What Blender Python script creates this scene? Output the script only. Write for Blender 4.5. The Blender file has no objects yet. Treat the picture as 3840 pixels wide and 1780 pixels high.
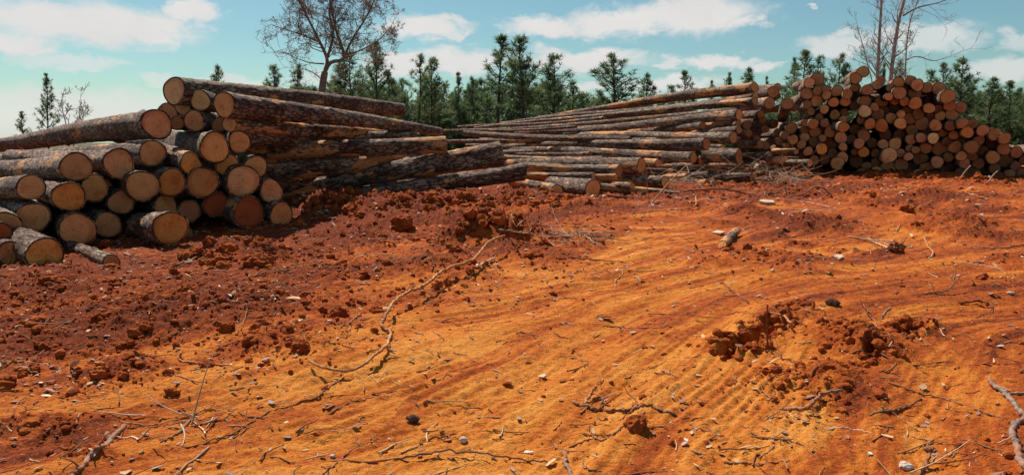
import bpy, math, random
import numpy as np
from mathutils import Vector, Matrix, Quaternion

random.seed(7)
RNG = np.random.default_rng(7)
sc = bpy.context.scene
COL = sc.collection
R = math.radians

# ------------------------------------------------------------------ camera, sky, sun, exposure
CAM_H = 1.6
F = 3014.0                       # focal length in photo pixels (3840 wide)
CX, CY, HY = 1920.0, 890.0, 522.0
PITCH = math.atan((CY - HY) / F)
cam = bpy.data.cameras.new('camera'); cam_o = bpy.data.objects.new('camera', cam); COL.objects.link(cam_o)
cam.sensor_width = 36.0; cam.lens = 36.0 * F / 3840.0; cam.clip_end = 6000.0; cam.clip_start = 0.05
cam_o.location = (0, 0, CAM_H); cam_o.rotation_euler = (math.pi / 2 - PITCH, 0, 0)
sc.camera = cam_o
sc.view_settings.view_transform = 'Standard'; sc.view_settings.look = 'None'
sc.view_settings.gamma = 1.0; sc.view_settings.exposure = 0.38; sc.view_settings.use_curve_mapping = False
sc.cycles.max_bounces = 6; sc.cycles.diffuse_bounces = 4; sc.cycles.glossy_bounces = 2

SUN_EL, SUN_AZ = R(52), R(-30)   # azimuth from +Y, negative = towards -X
sun = bpy.data.lights.new('sun', 'SUN'); sun.energy = 5.0; sun.angle = R(0.5); sun.color = (1.0, 0.93, 0.82)
sun_o = bpy.data.objects.new('sun', sun); COL.objects.link(sun_o)
SDIR = Vector((math.sin(SUN_AZ) * math.cos(SUN_EL), math.cos(SUN_AZ) * math.cos(SUN_EL), math.sin(SUN_EL)))
sun_o.rotation_mode = 'QUATERNION'; sun_o.rotation_quaternion = SDIR.to_track_quat('Z', 'Y'); sun_o.location = (-8, 14, 20)

def pdir(sx, sy):
    X = (sx - CX) / F; Y = (CY - sy) / F
    c, s = math.cos(PITCH), math.sin(PITCH)
    return np.array([X, c + Y * s, -s + Y * c])
def at(sx, sy, d):
    v = pdir(sx, sy)
    return np.array([0, 0, CAM_H]) + v * (d / v[1])

class NT:
    def __init__(s, tree): s.t = tree; s.t.nodes.clear()
    def n(s, typ, **kw):
        nd = s.t.nodes.new(typ)
        for k, v in kw.items():
            if k == 'inp':
                for kk, vv in v.items(): nd.inputs[kk].default_value = vv
            else: setattr(nd, k, v)
        return nd
    def l(s, a, b): s.t.links.new(a, b)
    def val(s, x, sock):
        if isinstance(x, (int, float)): sock.default_value = x
        else: s.l(x, sock)
    def m(s, op, a, b=0.0, c=None, clamp=False):
        nd = s.n('ShaderNodeMath', operation=op, use_clamp=clamp)
        s.val(a, nd.inputs[0]); s.val(b, nd.inputs[1])
        if c is not None: s.val(c, nd.inputs[2])
        return nd.outputs[0]
    def vm(s, op, a, b=None):
        nd = s.n('ShaderNodeVectorMath', operation=op)
        for i, x in enumerate((a, b)):
            if x is None: continue
            if isinstance(x, tuple): nd.inputs[i].default_value = x
            else: s.l(x, nd.inputs[i])
        return nd.outputs['Value'] if op in ('LENGTH', 'DOT_PRODUCT') else nd.outputs[0]
    def mix(s, f, a, b, blend='MIX'):
        nd = s.n('ShaderNodeMix', data_type='RGBA', blend_type=blend)
        s.val(f, nd.inputs[0])
        for i, x in ((6, a), (7, b)):
            if isinstance(x, tuple): nd.inputs[i].default_value = x if len(x) == 4 else (*x, 1)
            else: s.l(x, nd.inputs[i])
        return nd.outputs[2]
    def noise(s, vec, scale, detail=4, rough=0.55, dist=0.0, out=0):
        nd = s.n('ShaderNodeTexNoise', inp={'Scale': scale, 'Detail': detail, 'Roughness': rough, 'Distortion': dist})
        if vec is not None: s.l(vec, nd.inputs['Vector'])
        return nd.outputs[out]
    def ramp(s, f, lo, hi, clamp=True):
        nd = s.n('ShaderNodeMapRange', interpolation_type='SMOOTHSTEP', clamp=clamp, inp={1: lo, 2: hi, 3: 0.0, 4: 1.0})
        s.val(f, nd.inputs[0]); return nd.outputs[0]
    def scale(s, vec, v):
        return s.vm('MULTIPLY', vec, v)

def build_world():
    w = bpy.data.worlds.new('World'); sc.world = w; w.use_nodes = True
    t = NT(w.node_tree)
    sky = t.n('ShaderNodeTexSky', sky_type='NISHITA', sun_disc=False, sun_elevation=SUN_EL, sun_rotation=SUN_AZ % (2 * math.pi))
    sky.altitude = 200; sky.air_density = 1.0; sky.dust_density = 0.6; sky.ozone_density = 2.0
    tinted = t.mix(1.0, sky.outputs[0], (0.98, 1.30, 1.20), 'MULTIPLY')
    tc = t.n('ShaderNodeTexCoord'); sep = t.n('ShaderNodeSeparateXYZ'); t.l(tc.outputs['Generated'], sep.inputs[0])
    az = t.m('ARCTAN2', sep.outputs[0], sep.outputs[1])
    comb = t.n('ShaderNodeCombineXYZ'); t.l(az, comb.inputs[0]); t.l(sep.outputs[2], comb.inputs[1])
    stretch = t.scale(comb.outputs[0], (1.0, 1.9, 1.0))
    nz = t.noise(stretch, 26, 7, 0.6, 0.3, out=1)
    off = t.vm('MULTIPLY', t.vm('SUBTRACT', nz, (0.5, 0.5, 0.5)), (0.09, 0.045, 0.0))
    uv = t.vm('ADD', comb.outputs[0], off)
    blobs = [(300,88,330,72,1),(700,52,120,38,1),(560,112,130,44,1),(40,170,130,38,1),(250,235,170,22,.6),
             (1590,112,160,44,1),(1700,130,60,20,.8),(2050,108,150,38,1),(2330,85,230,50,1),(2600,55,230,68,1),(2800,82,70,32,1),
             (1500,245,130,40,1),(1730,228,170,44,1),(2180,222,230,36,1),(2500,238,55,22,.8),(2700,236,130,30,1),(2870,246,60,22,.9),
             (2200,318,60,28,.9),(2520,322,170,30,.9),(3150,172,120,42,.8),(3430,145,190,46,.75),(3770,262,120,42,.75),(3835,150,70,28,.6),
             (3062,29,22,6,.7),(860,318,170,34,.7),(260,430,420,90,.8),(640,300,80,18,.6),(1200,300,120,30,.6),(950,410,260,50,.7)]
    cur = None
    for (x, y, a, b, s) in blobs:
        v = pdir(x, y); v = v / np.linalg.norm(v)
        c = (math.atan2(v[0], v[1]), float(v[2]), 0.0)
        d = t.vm('SUBTRACT', uv, c)
        d = t.vm('MULTIPLY', d, (F / (a * 1.12), F / (b * 1.15), 0.0))
        fld = t.m('MULTIPLY', t.m('SUBTRACT', 1.0, t.vm('LENGTH', d)), 1.0)
        fld = t.m('MULTIPLY', t.ramp(fld, -0.20, 0.55), s)
        cur = fld if cur is None else t.m('MAXIMUM', cur, fld)
    # clouds over the rest of the sky
    nn = t.ramp(t.noise(t.scale(comb.outputs[0], (1.0, 2.2, 1.0)), 3.2, 7, 0.55), 0.56, 0.70)
    nn = t.m('MULTIPLY', nn, t.ramp(sep.outputs[2], 0.19, 0.26))
    cur = t.m('MAXIMUM', cur, nn)
    inner = t.noise(stretch, 11, 5, 0.5)
    cloudcol = t.mix(inner, (10.4, 10.3, 10.1), (12.8, 12.7, 12.4))
    col = t.mix(cur, tinted, cloudcol)
    bg = t.n('ShaderNodeBackground', inp={'Strength': 0.05}); t.l(col, bg.inputs[0])
    out = t.n('ShaderNodeOutputWorld'); t.l(bg.outputs[0], out.inputs[0])
build_world()

# ------------------------------------------------------------------ numpy noise and mesh helpers
_P = RNG.permutation(256); _P = np.concatenate([_P, _P, _P])
_G = np.stack([np.cos(np.arange(256) * 2.399), np.sin(np.arange(256) * 2.399)], 1)
def perlin(x, y):
    x = np.asarray(x, float); y = np.asarray(y, float)
    xi = np.floor(x).astype(np.int64); yi = np.floor(y).astype(np.int64)
    xf = x - xi; yf = y - yi
    u = xf * xf * xf * (xf * (xf * 6 - 15) + 10); v = yf * yf * yf * (yf * (yf * 6 - 15) + 10)
    def g(ix, iy, dx, dy):
        h = _P[_P[ix & 255] + (iy & 255)]
        return _G[h, 0] * dx + _G[h, 1] * dy
    a = g(xi, yi, xf, yf); b = g(xi + 1, yi, xf - 1, yf); c = g(xi, yi + 1, xf, yf - 1); d = g(xi + 1, yi + 1, xf - 1, yf - 1)
    return (a + (b - a) * u + (c - a) * v + (a - b - c + d) * u * v) * 1.5
def fbm(x, y, o=4, gain=0.5):
    s = 0; a = 1; f = 1
    for i in range(o):
        s = s + a * perlin(x * f + 17.3 * i, y * f - 9.1 * i); a *= gain; f *= 2.03
    return s
def billow(x, y, o=3):
    s = 0; a = 1; f = 1
    for i in range(o):
        s = s + a * (1 - 2 * np.abs(perlin(x * f + 5.7 * i, y * f + 3.3 * i))); a *= 0.5; f *= 2.1
    return s
def sst(a, b, x):
    t = np.clip((x - a) / (b - a), 0, 1); return t * t * (3 - 2 * t)

def new_mesh(name, V, Fc, smooth=True, mat_idx=None):
    """V (n,3); Fc list of arrays (m,k) of equal or different k"""
    if isinstance(Fc, np.ndarray): Fc = [Fc]
    me = bpy.data.meshes.new(name)
    V = np.ascontiguousarray(V, dtype=np.float32)
    me.vertices.add(len(V)); me.vertices.foreach_set('co', V.ravel())
    loops = np.concatenate([f.ravel() for f in Fc]).astype(np.int32)
    sizes = np.concatenate([np.full(len(f), f.shape[1]) for f in Fc]).astype(np.int32)
    starts = np.concatenate([[0], np.cumsum(sizes)[:-1]]).astype(np.int32)
    me.loops.add(len(loops)); me.loops.foreach_set('vertex_index', loops)
    me.polygons.add(len(sizes)); me.polygons.foreach_set('loop_start', starts); me.polygons.foreach_set('loop_total', sizes)
    me.polygons.foreach_set('use_smooth', np.full(len(sizes), smooth, dtype=bool))
    if mat_idx is not None: me.polygons.foreach_set('material_index', np.asarray(mat_idx, dtype=np.int32))
    me.update(calc_edges=True); me.validate()
    return me
def link(name, me, mats, parent=None):
    o = bpy.data.objects.new(name, me); COL.objects.link(o)
    if me is not None and len(me.materials) == 0:
        for m in (mats if isinstance(mats, (list, tuple)) else [mats]): me.materials.append(m)
    if parent is not None: o.parent = parent
    return o
def tag(o, label, cat, group=None):
    o['label'] = label; o['category'] = cat
    if group: o['group'] = group
    return o
def attr(me, name, vals):
    a = me.attributes.new(name, 'FLOAT', 'POINT'); a.data.foreach_set('value', np.ascontiguousarray(vals, dtype=np.float32))
def attr_col(me, name, vals):
    a = me.attributes.new(name, 'FLOAT_COLOR', 'POINT'); a.data.foreach_set('color', np.ascontiguousarray(vals, dtype=np.float32).ravel())

class Bag:
    def __init__(s): s.V = []; s.F = {3: [], 4: []}; s.n = 0; s.A = []
    def add(s, V, Fc, a=None):
        s.V.append(V); s.F[Fc.shape[1]].append(Fc + s.n); s.n += len(V)
        if a is not None: s.A.append(np.broadcast_to(np.asarray(a, float), (len(V), len(np.atleast_1d(a)))))
    def mesh(s, name, smooth=True):
        Fs = [np.concatenate(f) for f in s.F.values() if f]
        return new_mesh(name, np.concatenate(s.V), Fs, smooth)

def tube(pts, rad, sides=6, caps=True):
    pts = np.asarray(pts, float); rad = np.asarray(rad, float); n = len(pts)
    T = np.gradient(pts, axis=0); T /= np.linalg.norm(T, axis=1, keepdims=True) + 1e-9
    up = np.array([0, 0, 1.0]) if abs(T[0, 2]) < 0.9 else np.array([1.0, 0, 0])
    A = np.cross(T, up); 
    bad = np.linalg.norm(A, axis=1) < 0.05
    A[bad] = np.array([1.0, 0, 0])
    A /= np.linalg.norm(A, axis=1, keepdims=True); B = np.cross(T, A)
    th = np.arange(sides) * 2 * math.pi / sides
    V = pts[:, None, :] + rad[:, None, None] * (A[:, None, :] * np.cos(th)[None, :, None] + B[:, None, :] * np.sin(th)[None, :, None])
    V = V.reshape(-1, 3)
    i = np.arange(n - 1)[:, None] * sides; j = np.arange(sides)[None, :]; j2 = (j + 1) % sides
    Fq = np.stack([i + j, i + j2, i + sides + j2, i + sides + j], -1).reshape(-1, 4)
    return V, Fq
def catmull(P, per=6):
    P = np.asarray(P, float)
    if len(P) == 2: return P[0] + (P[1] - P[0]) * np.linspace(0, 1, per + 1)[:, None]
    Q = np.vstack([2 * P[0] - P[1], P, 2 * P[-1] - P[-2]])
    out = []
    for i in range(1, len(Q) - 2):
        t = np.linspace(0, 1, per, endpoint=False)[:, None]
        a, b, c, d = Q[i - 1], Q[i], Q[i + 1], Q[i + 2]
        out.append(0.5 * ((2 * b) + (c - a) * t + (2 * a - 5 * b + 4 * c - d) * t ** 2 + (3 * b - a - 3 * c + d) * t ** 3))
    out.append(P[-1:]); return np.vstack(out)

# ------------------------------------------------------------------ materials
def principled(name, rough=0.8, spec=0.3):
    m = bpy.data.materials.new(name); m.use_nodes = True
    t = NT(m.node_tree); b = t.n('ShaderNodeBsdfPrincipled'); o = t.n('ShaderNodeOutputMaterial'); t.l(b.outputs[0], o.inputs[0])
    b.inputs['Roughness'].default_value = rough; b.inputs['Specular IOR Level'].default_value = spec
    return m, t, b
def bump(t, b, h, strength, dist):
    nd = t.n('ShaderNodeBump', inp={'Strength': strength, 'Distance': dist}); t.l(h, nd.inputs['Height']); t.l(nd.outputs[0], b.inputs['Normal'])

def mat_ground():
    m, t, b = principled('red_clay', 0.92, 0.15)
    tc = t.n('ShaderNodeTexCoord'); v = tc.outputs['Object']
    ra = t.n('ShaderNodeAttribute', attribute_name='rough').outputs['Fac']
    st = t.n('ShaderNodeAttribute', attribute_name='streak').outputs['Fac']
    mid = t.noise(v, 3.5, 5, 0.65); fine = t.noise(v, 38, 5, 0.7)
    tone = t.m('ADD', st, t.m('MULTIPLY', t.m('SUBTRACT', mid, 0.5), 0.9))
    tone = t.m('ADD', tone, t.m('MULTIPLY', t.m('SUBTRACT', t.noise(v, 14, 4, 0.7), 0.5), 0.7))
    tone = t.m('SUBTRACT', tone, t.m('MULTIPLY', ra, 0.55))
    c = t.mix(t.ramp(tone, -0.62, -0.10), (0.19, 0.030, 0.006), (0.42, 0.082, 0.010))
    c = t.mix(t.ramp(tone, -0.12, 0.30), c, (0.60, 0.170, 0.020))
    c = t.mix(t.ramp(tone, 0.22, 0.75), c, (0.72, 0.270, 0.046))
    c = t.mix(t.m('MULTIPLY', t.ramp(fine, 0.56, 0.70), 0.6), c, (0.16, 0.028, 0.007))
    c = t.mix(t.m('MULTIPLY', t.ramp(t.noise(v, 70, 4, 0.75), 0.56, 0.70), 0.5), c, (0.74, 0.36, 0.12))
    # litter-stained soil beyond the yard
    sp = t.n('ShaderNodeSeparateXYZ'); t.l(v, sp.inputs[0])
    far = t.ramp(sp.outputs[1], 26, 40)
    c = t.mix(far, c, t.mix(t.noise(v, 0.2, 4), (0.10, 0.07, 0.03), (0.06, 0.075, 0.025)))
    t.l(c, b.inputs['Base Color'])
    h = t.m('ADD', t.m('MULTIPLY', t.noise(v, 24, 6, 0.72), 0.027), t.m('MULTIPLY', t.noise(v, 80, 4, 0.7), 0.014))
    bump(t, b, h, 1.0, 1.0)
    return m
def mat_clod():
    m, t, b = principled('clay_clod', 0.95, 0.1)
    tc = t.n('ShaderNodeTexCoord'); v = tc.outputs['Object']
    c = t.mix(t.ramp(t.noise(v, 9, 5, 0.6), 0.35, 0.65), (0.24, 0.040, 0.010), (0.42, 0.105, 0.02))
    t.l(c, b.inputs['Base Color']); bump(t, b, t.noise(v, 60, 5, 0.7), 0.7, 0.02)
    return m
def mat_bark():
    m, t, b = principled('pine_bark', 0.78, 0.35)
    tc = t.n('ShaderNodeTexCoord'); oi = t.n('ShaderNodeObjectInfo')
    rnd = t.n('ShaderNodeCombineXYZ'); t.l(t.m('MULTIPLY', oi.outputs['Random'], 37.0), rnd.inputs[0]); t.l(t.m('MULTIPLY', oi.outputs['Random'], 91.0), rnd.inputs[1])
    v0 = tc.outputs['Object']
    v = t.vm('ADD', t.scale(v0, (0.36, 1, 1)), rnd.outputs[0])
    vor = t.n('ShaderNodeTexVoronoi', feature='DISTANCE_TO_EDGE', inp={'Scale': 19.0})
    dist = t.vm('ADD', v, t.scale(t.noise(v, 16, 5, 0.7, out=1), (0.13, 0.13, 0.13))); t.l(dist, vor.inputs['Vector'])
    crev = t.ramp(t.m('ADD', vor.outputs['Distance'], t.m('MULTIPLY', t.m('SUBTRACT', t.noise(v, 45, 3), 0.5), 0.25)), -0.02, 0.14)
    fl = t.noise(v, 30, 6, 0.7)
    plate = t.mix(t.ramp(t.noise(v, 5, 5, 0.65), 0.35, 0.65), (0.14, 0.055, 0.030), (0.42, 0.28, 0.19))
    plate = t.mix(t.ramp(fl, 0.5, 0.7), plate, (0.19, 0.066, 0.030))
    c = t.mix(crev, (0.032, 0.014, 0.010), plate)
    vp = t.vm('ADD', t.scale(v0, (0.35, 1.0, 1.0)), rnd.outputs[0])
    peel = t.ramp(t.m('ADD', t.noise(vp, 3.4, 4, 0.6), t.m('ADD', t.m('MULTIPLY', t.m('SUBTRACT', t.noise(vp, 22, 3, 0.6), 0.5), 0.14), t.m('MULTIPLY', t.m('SUBTRACT', 1.0, oi.outputs['Alpha']), 0.135))), 0.61, 0.635)
    pc = t.mix(t.noise(v, 9, 4, 0.6), (0.46, 0.16, 0.045), (0.74, 0.38, 0.15))
    pst = t.noise(t.scale(v, (.5, 3, 3)), 12, 5, 0.75)
    pc = t.mix(t.m('MULTIPLY', t.ramp(pst, 0.48, 0.66), 0.75), pc, (0.22, 0.075, 0.03))
    peel = t.m('MULTIPLY', peel, t.m('SUBTRACT', 1.0, t.ramp(t.noise(v, 26, 4, 0.7), 0.58, 0.66)))
    c = t.mix(peel, c, pc)
    t.l(c, b.inputs['Base Color'])
    h = t.m('ADD', t.m('MULTIPLY', crev, 0.024), t.m('MULTIPLY', fl, 0.022))
    h = t.m('MULTIPLY', h, t.m('SUBTRACT', 1.0, t.m('MULTIPLY', peel, 0.85)))
    bump(t, b, h, 1.0, 1.0)
    return m
def mat_end():
    m, t, b = principled('cut_wood', 0.75, 0.25)
    tc = t.n('ShaderNodeTexCoord'); oi = t.n('ShaderNodeObjectInfo'); v0 = tc.outputs['Object']
    rv = t.n('ShaderNodeCombineXYZ'); t.l(t.m('MULTIPLY', oi.outputs['Random'], 53.0), rv.inputs[0]); t.l(t.m('MULTIPLY', oi.outputs['Random'], 17.0), rv.inputs[1])
    v = t.vm('ADD', v0, rv.outputs[0])
    w = t.vm('ADD', v0, t.vm('MULTIPLY', t.vm('SUBTRACT', t.noise(v, 7, 3, 0.5, out=1), (0.5, 0.5, 0.5)), (0.0, 0.06, 0.06)))
    pc_ = t.n('ShaderNodeCombineXYZ'); t.l(t.m('MULTIPLY', t.m('SUBTRACT', oi.outputs['Random'], 0.5), 0.055), pc_.inputs[1]); t.l(t.m('MULTIPLY', t.m('SUBTRACT', t.m('FRACT', t.m('MULTIPLY', oi.outputs['Random'], 13.0)), 0.5), 0.055), pc_.inputs[2])
    w = t.vm('ADD', w, pc_.outputs[0])
    rad = t.vm('LENGTH', t.scale(w, (0, 1, 1)))
    wob = t.m('MULTIPLY', t.noise(v, 3.0, 2), 6.0)
    rings = t.m('SINE', t.m('ADD', t.m('MULTIPLY', rad, 420.0), wob))
    rings2 = t.m('SINE', t.m('ADD', t.m('MULTIPLY', rad, 235.0), t.m('MULTIPLY', wob, 1.7)))
    base = t.mix(1.0, (1.0, 1.0, 1.0), oi.outputs['Color'], 'MULTIPLY')
    c = t.mix(t.m('MULTIPLY', t.ramp(rings, 0.0, 1.0), 0.55), base, t.mix(1.0, base, (0.55, 0.42, 0.32), 'MULTIPLY'))
    c = t.mix(t.m('MULTIPLY', t.ramp(rings2, 0.1, 1.0), 0.34), c, t.mix(1.0, base, (0.60, 0.42, 0.30), 'MULTIPLY'))
    heart = t.ramp(rad, 0.085, 0.03)
    c = t.mix(t.m('MULTIPLY', heart, 0.25), c, t.mix(1.0, base, (0.8, 0.55, 0.36), 'MULTIPLY'))
    stain = t.ramp(t.noise(v, 6.5, 5, 0.65), 0.50, 0.70)
    c = t.mix(t.m('MULTIPLY', stain, 0.7), c, t.mix(1.0, base, (0.55, 0.30, 0.17), 'MULTIPLY'))
    saw = t.noise(t.scale(v, (1, 8, 90)), 1.0, 2)
    c = t.mix(t.m('MULTIPLY', t.ramp(saw, 0.5, 0.68), 0.30), c, (0.2, 0.1, 0.05))
    ang = t.n('ShaderNodeSeparateXYZ'); t.l(w, ang.inputs[0])
    th = t.m('ARCTAN2', ang.outputs[1], ang.outputs[2]); cv = t.n('ShaderNodeCombineXYZ'); t.l(t.m('MULTIPLY', th, 2.2), cv.inputs[0]); t.l(t.m('ADD', t.m('MULTIPLY', rad, 4.0), t.m('MULTIPLY', oi.outputs['Random'], 40.0)), cv.inputs[1])
    crack = t.m('MULTIPLY', t.ramp(t.noise(cv.outputs[0], 4.0, 2, 0.5), 0.69, 0.73), t.ramp(rad, 0.13, 0.03))
    c = t.mix(t.m('MULTIPLY', crack, 0.6), c, (0.12, 0.05, 0.02))
    rimd = t.ramp(t.m('ADD', rad, t.m('MULTIPLY', t.m('SUBTRACT', t.noise(v, 12, 4), 0.5), 0.09)), 0.125, 0.17)
    c = t.mix(t.m('MULTIPLY', rimd, 0.45), c, t.mix(1.0, base, (0.5, 0.3, 0.2), 'MULTIPLY'))
    pith = t.ramp(rad, 0.009, 0.004)
    c = t.mix(t.m('MULTIPLY', pith, 0.7), c, (0.10, 0.05, 0.025))
    t.l(c, b.inputs['Base Color'])
    bump(t, b, t.m('ADD', t.m('MULTIPLY', rings, 0.0008), t.m('MULTIPLY', t.noise(v, 40, 4), 0.006)), 0.7, 1.0)
    return m
def mat_simple(name, c1, c2, scale=20, rough=0.85, bs=0.5, mud=0.0):
    m, t, b = principled(name, rough, 0.25)
    tc = t.n('ShaderNodeTexCoord'); v = tc.outputs['Object']
    n = t.noise(v, scale, 5, 0.65)
    cc = t.mix(t.ramp(n, 0.35, 0.65), c1, c2)
    if mud: cc = t.mix(t.m('MULTIPLY', t.ramp(t.noise(v, 7, 5, 0.7), 0.42, 0.62), mud), cc, (0.40, 0.11, 0.025))
    t.l(cc, b.inputs['Base Color'])
    bump(t, b, t.noise(v, scale * 3, 4, 0.6), bs, 0.01)
    return m
def mat_attr(name, rough=0.8):
    m, t, b = principled(name, rough, 0.25)
    a = t.n('ShaderNodeAttribute', attribute_name='col'); tc = t.n('ShaderNodeTexCoord')
    n = t.noise(tc.outputs['Object'], 45, 4, 0.6)
    t.l(t.mix(t.m('MULTIPLY', t.ramp(n, 0.4, 0.7), 0.35), a.outputs['Color'], (0.2, 0.09, 0.05)), b.inputs['Base Color'])
    return m
def mat_needles(name, c1, c2):
    m = bpy.data.materials.new(name); m.use_nodes = True
    t = NT(m.node_tree); o = t.n('ShaderNodeOutputMaterial')
    tc = t.n('ShaderNodeTexCoord'); oi = t.n('ShaderNodeObjectInfo')
    n = t.noise(tc.outputs['Object'], 1.1, 4, 0.6)
    c = t.mix(t.ramp(n, 0.38, 0.66), c1, c2)
    c = t.mix(t.m('MULTIPLY', oi.outputs['Random'], 0.5), c, (0.08, 0.13, 0.055))
    d = t.n('ShaderNodeBsdfDiffuse'); tr = t.n('ShaderNodeBsdfTranslucent'); g = t.n('ShaderNodeBsdfGlossy', inp={'Roughness': 0.45})
    t.l(c, d.inputs[0]); t.l(c, tr.inputs[0]); g.inputs[0].default_value = (0.5, 0.55, 0.5, 1)
    mx = t.n('ShaderNodeMixShader', inp={0: 0.5}); t.l(d.outputs[0], mx.inputs[1]); t.l(tr.outputs[0], mx.inputs[2])
    mx2 = t.n('ShaderNodeMixShader', inp={0: 0.05}); t.l(mx.outputs[0], mx2.inputs[1]); t.l(g.outputs[0], mx2.inputs[2])
    t.l(mx2.outputs[0], o.inputs[0]); return m

M_GROUND = mat_ground(); M_CLOD = mat_clod(); M_BARK = mat_bark(); M_END = mat_end()
M_STICK = {'tan': mat_simple('root_tan', (0.38, 0.17, 0.06), (0.55, 0.30, 0.13), 30, mud=0.65),
           'brown': mat_simple('branch_brown', (0.16, 0.075, 0.04), (0.30, 0.15, 0.08), 30, mud=0.65),
           'grey': mat_simple('branch_grey', (0.17, 0.11, 0.085), (0.33, 0.23, 0.18), 30, mud=0.65),
           'pale': mat_simple('branch_pale', (0.50, 0.36, 0.24), (0.68, 0.55, 0.40), 30, mud=0.35),
           'dark': mat_simple('branch_muddy', (0.10, 0.028, 0.012), (0.22, 0.055, 0.02), 30, mud=0.65)}
M_STONE = mat_simple('pale_stone', (0.45, 0.33, 0.27), (0.62, 0.52, 0.46), 18)
M_CONE = mat_simple('cone_scale', (0.06, 0.032, 0.02), (0.17, 0.10, 0.065), 40)
M_LITTER = mat_attr('litter')
M_NEEDLE = mat_needles('pine_needles', (0.095, 0.140, 0.060), (0.25, 0.29, 0.120))
M_TRUNK = mat_simple('pine_trunk', (0.055, 0.035, 0.028), (0.12, 0.075, 0.055), 8)
M_BARE = mat_simple('bare_bark', (0.17, 0.105, 0.080), (0.30, 0.21, 0.165), 6)
M_PALEBARE = mat_simple('pale_bare_bark', (0.26, 0.20, 0.175), (0.46, 0.38, 0.34), 6)
M_BUD = mat_simple('red_buds', (0.30, 0.14, 0.10), (0.42, 0.23, 0.17), 6)

# ------------------------------------------------------------------ ground
def gbase(x, y):
    k = 1.4; yc = np.clip(y, -30, 60)
    s = 0.05 * (-k * np.log(np.exp(-yc / k) + np.exp(-18.0 / k)))
    return s - 9.5 * sst(27, 160, y) - 6.0 * sst(200, 1500, y)
def ground_px(sx, sy, fn=None, h=0.0):
    fn = fn or (lambda a, b: float(H(a, b)))
    v = pdir(sx, sy); t = 4.0; 
    lo, hi = 2.0, 32.0
    for _ in range(26):
        t = (lo + hi) / 2; p = v * t
        if CAM_H + p[2] > fn(p[0], p[1]) + h: lo = t
        else: hi = t
    p = v * t; return np.array([p[0], p[1], CAM_H + p[2]])
def gp0(sx, sy): return ground_px(sx, sy, lambda a, b: float(gbase(np.array(a), np.array(b))))
# (photo x, photo y, radius m, height m, rough)
FEAT = [(1830, 915, 0.36, 0.26, 1.0), (1930, 900, 0.30, 0.15, 1.0), (1720, 925, .3, .15, 1.0), (2960, 655, 0.75, 0.22, 1.0), (3080, 650, 0.6, 0.20, 1.0), (2830, 660, .6, .12, .8), (3300, 668, 0.8, 0.10, 1.0), (3500, 672, 0.6, 0.10, .9), (3700, 690, .8, .07, .7),
        (3480, 745, 0.5, 0.08, 1.0), (3030, 850, 0.55, 0.09, 1.0), (3560, 835, 0.5, 0.05, .9), (2800, 800, .4, .06, .9), (980, 985, 0.28, 0.13, 1.0), (850, 950, 0.25, 0.11, 1.0), (700, 1000, .3, .05, .9),
        (1200, 790, 0.7, 0.15, 1.0), (1450, 790, 0.8, 0.16, 1.0), (1700, 775, 0.7, 0.17, 1.0), (1950, 760, 0.7, 0.14, 1.0), (2200, 775, 0.6, 0.08, .8), (1500, 850, 0.5, 0.10, 1.0), (1350, 880, .4, .07, .9), (1720, 830, .4, .08, 1),
        (3180, 1270, 0.30, 0.05, 1.0), (3270, 1310, 0.20, 0.07, 1.0), (3440, 1230, .2, .03, .9), (2960, 1190, .2, .04, .8), (2700, 1290, .15, .03, .6),  (3020, 1430, .3, .03, .9), (3110, 1390, .2, .03, .9),
        (1080, 1290, .5, .03, .8), (640, 1190, .6, .05, .9), (840, 1180, .5, .07, .9), (520, 1230, .4, .06, 1), (430, 1390, .3, .05, .9), (1640, 1020, .5, .06, .9), (2000, 960, .5, .04, .8), (250, 1050, .6, .04, .8)]
_hr = np.random.default_rng(88)
HOLES = [(2850, 1245, .10, .17), (2900, 1222, .10, .18), (2830, 1275, .08, .13), (3400, 1245, 0.08, 0.09), (3275, 1340, 0.06, 0.07), (3005, 1160, 0.06, 0.06), (1690, 910, .2, .14), (1950, 930, .15, .1)]
for (ax, ay), (bx, by), n_, r_, h_ in (((2700, 1325), (2960, 1195), 20, .06, .10), ((3120, 1250), (3230, 1225), 8, .05, .08), ((3360, 1260), (3440, 1230), 7, .05, .08), ((3230, 1350), (3310, 1320), 6, .04, .06), ((2970, 1165), (3040, 1150), 5, .04, .05)):
    for k_ in range(n_):
        t_ = _hr.random(); HOLES.append((ax + (bx - ax) * t_ + _hr.normal(0, 14), ay + (by - ay) * t_ + _hr.normal(0, 12), r_ * _hr.uniform(.5, 1.3), h_ * _hr.uniform(.4, 1.2)))
FEAT_W = [(*gp0(a, b)[:2], c, d, e) for a, b, c, d, e in FEAT]
HOLE_W = [(*gp0(a, b)[:2], c, d) for a, b, c, d in HOLES]
UX, UY = 0.76, 0.65
RUTS = []
for sx, sy, ex, ey, rr, sp, am in ((2560, 1560, 2760, 1380, .55, .085, .016), (2300, 980, 2800, 860, .8, .14, .016), (1150, 1560, 1500, 1440, .6, .11, .012), (1900, 1120, 2500, 1020, .8, .13, .014), (3050, 1620, 3250, 1480, .5, .09, .008), (1300, 1690, 1700, 1560, .5, .1, .010), (1450, 1000, 1250, 1060, .5, .1, .012)):
    a_, b_ = gp0(sx, sy), gp0(ex, ey); dl = math.hypot(b_[0] - a_[0], b_[1] - a_[1])
    RUTS.append(((a_[0] + b_[0]) / 2, (a_[1] + b_[1]) / 2, (b_[0] - a_[0]) / dl, (b_[1] - a_[1]) / dl, rr, sp, am))
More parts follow.
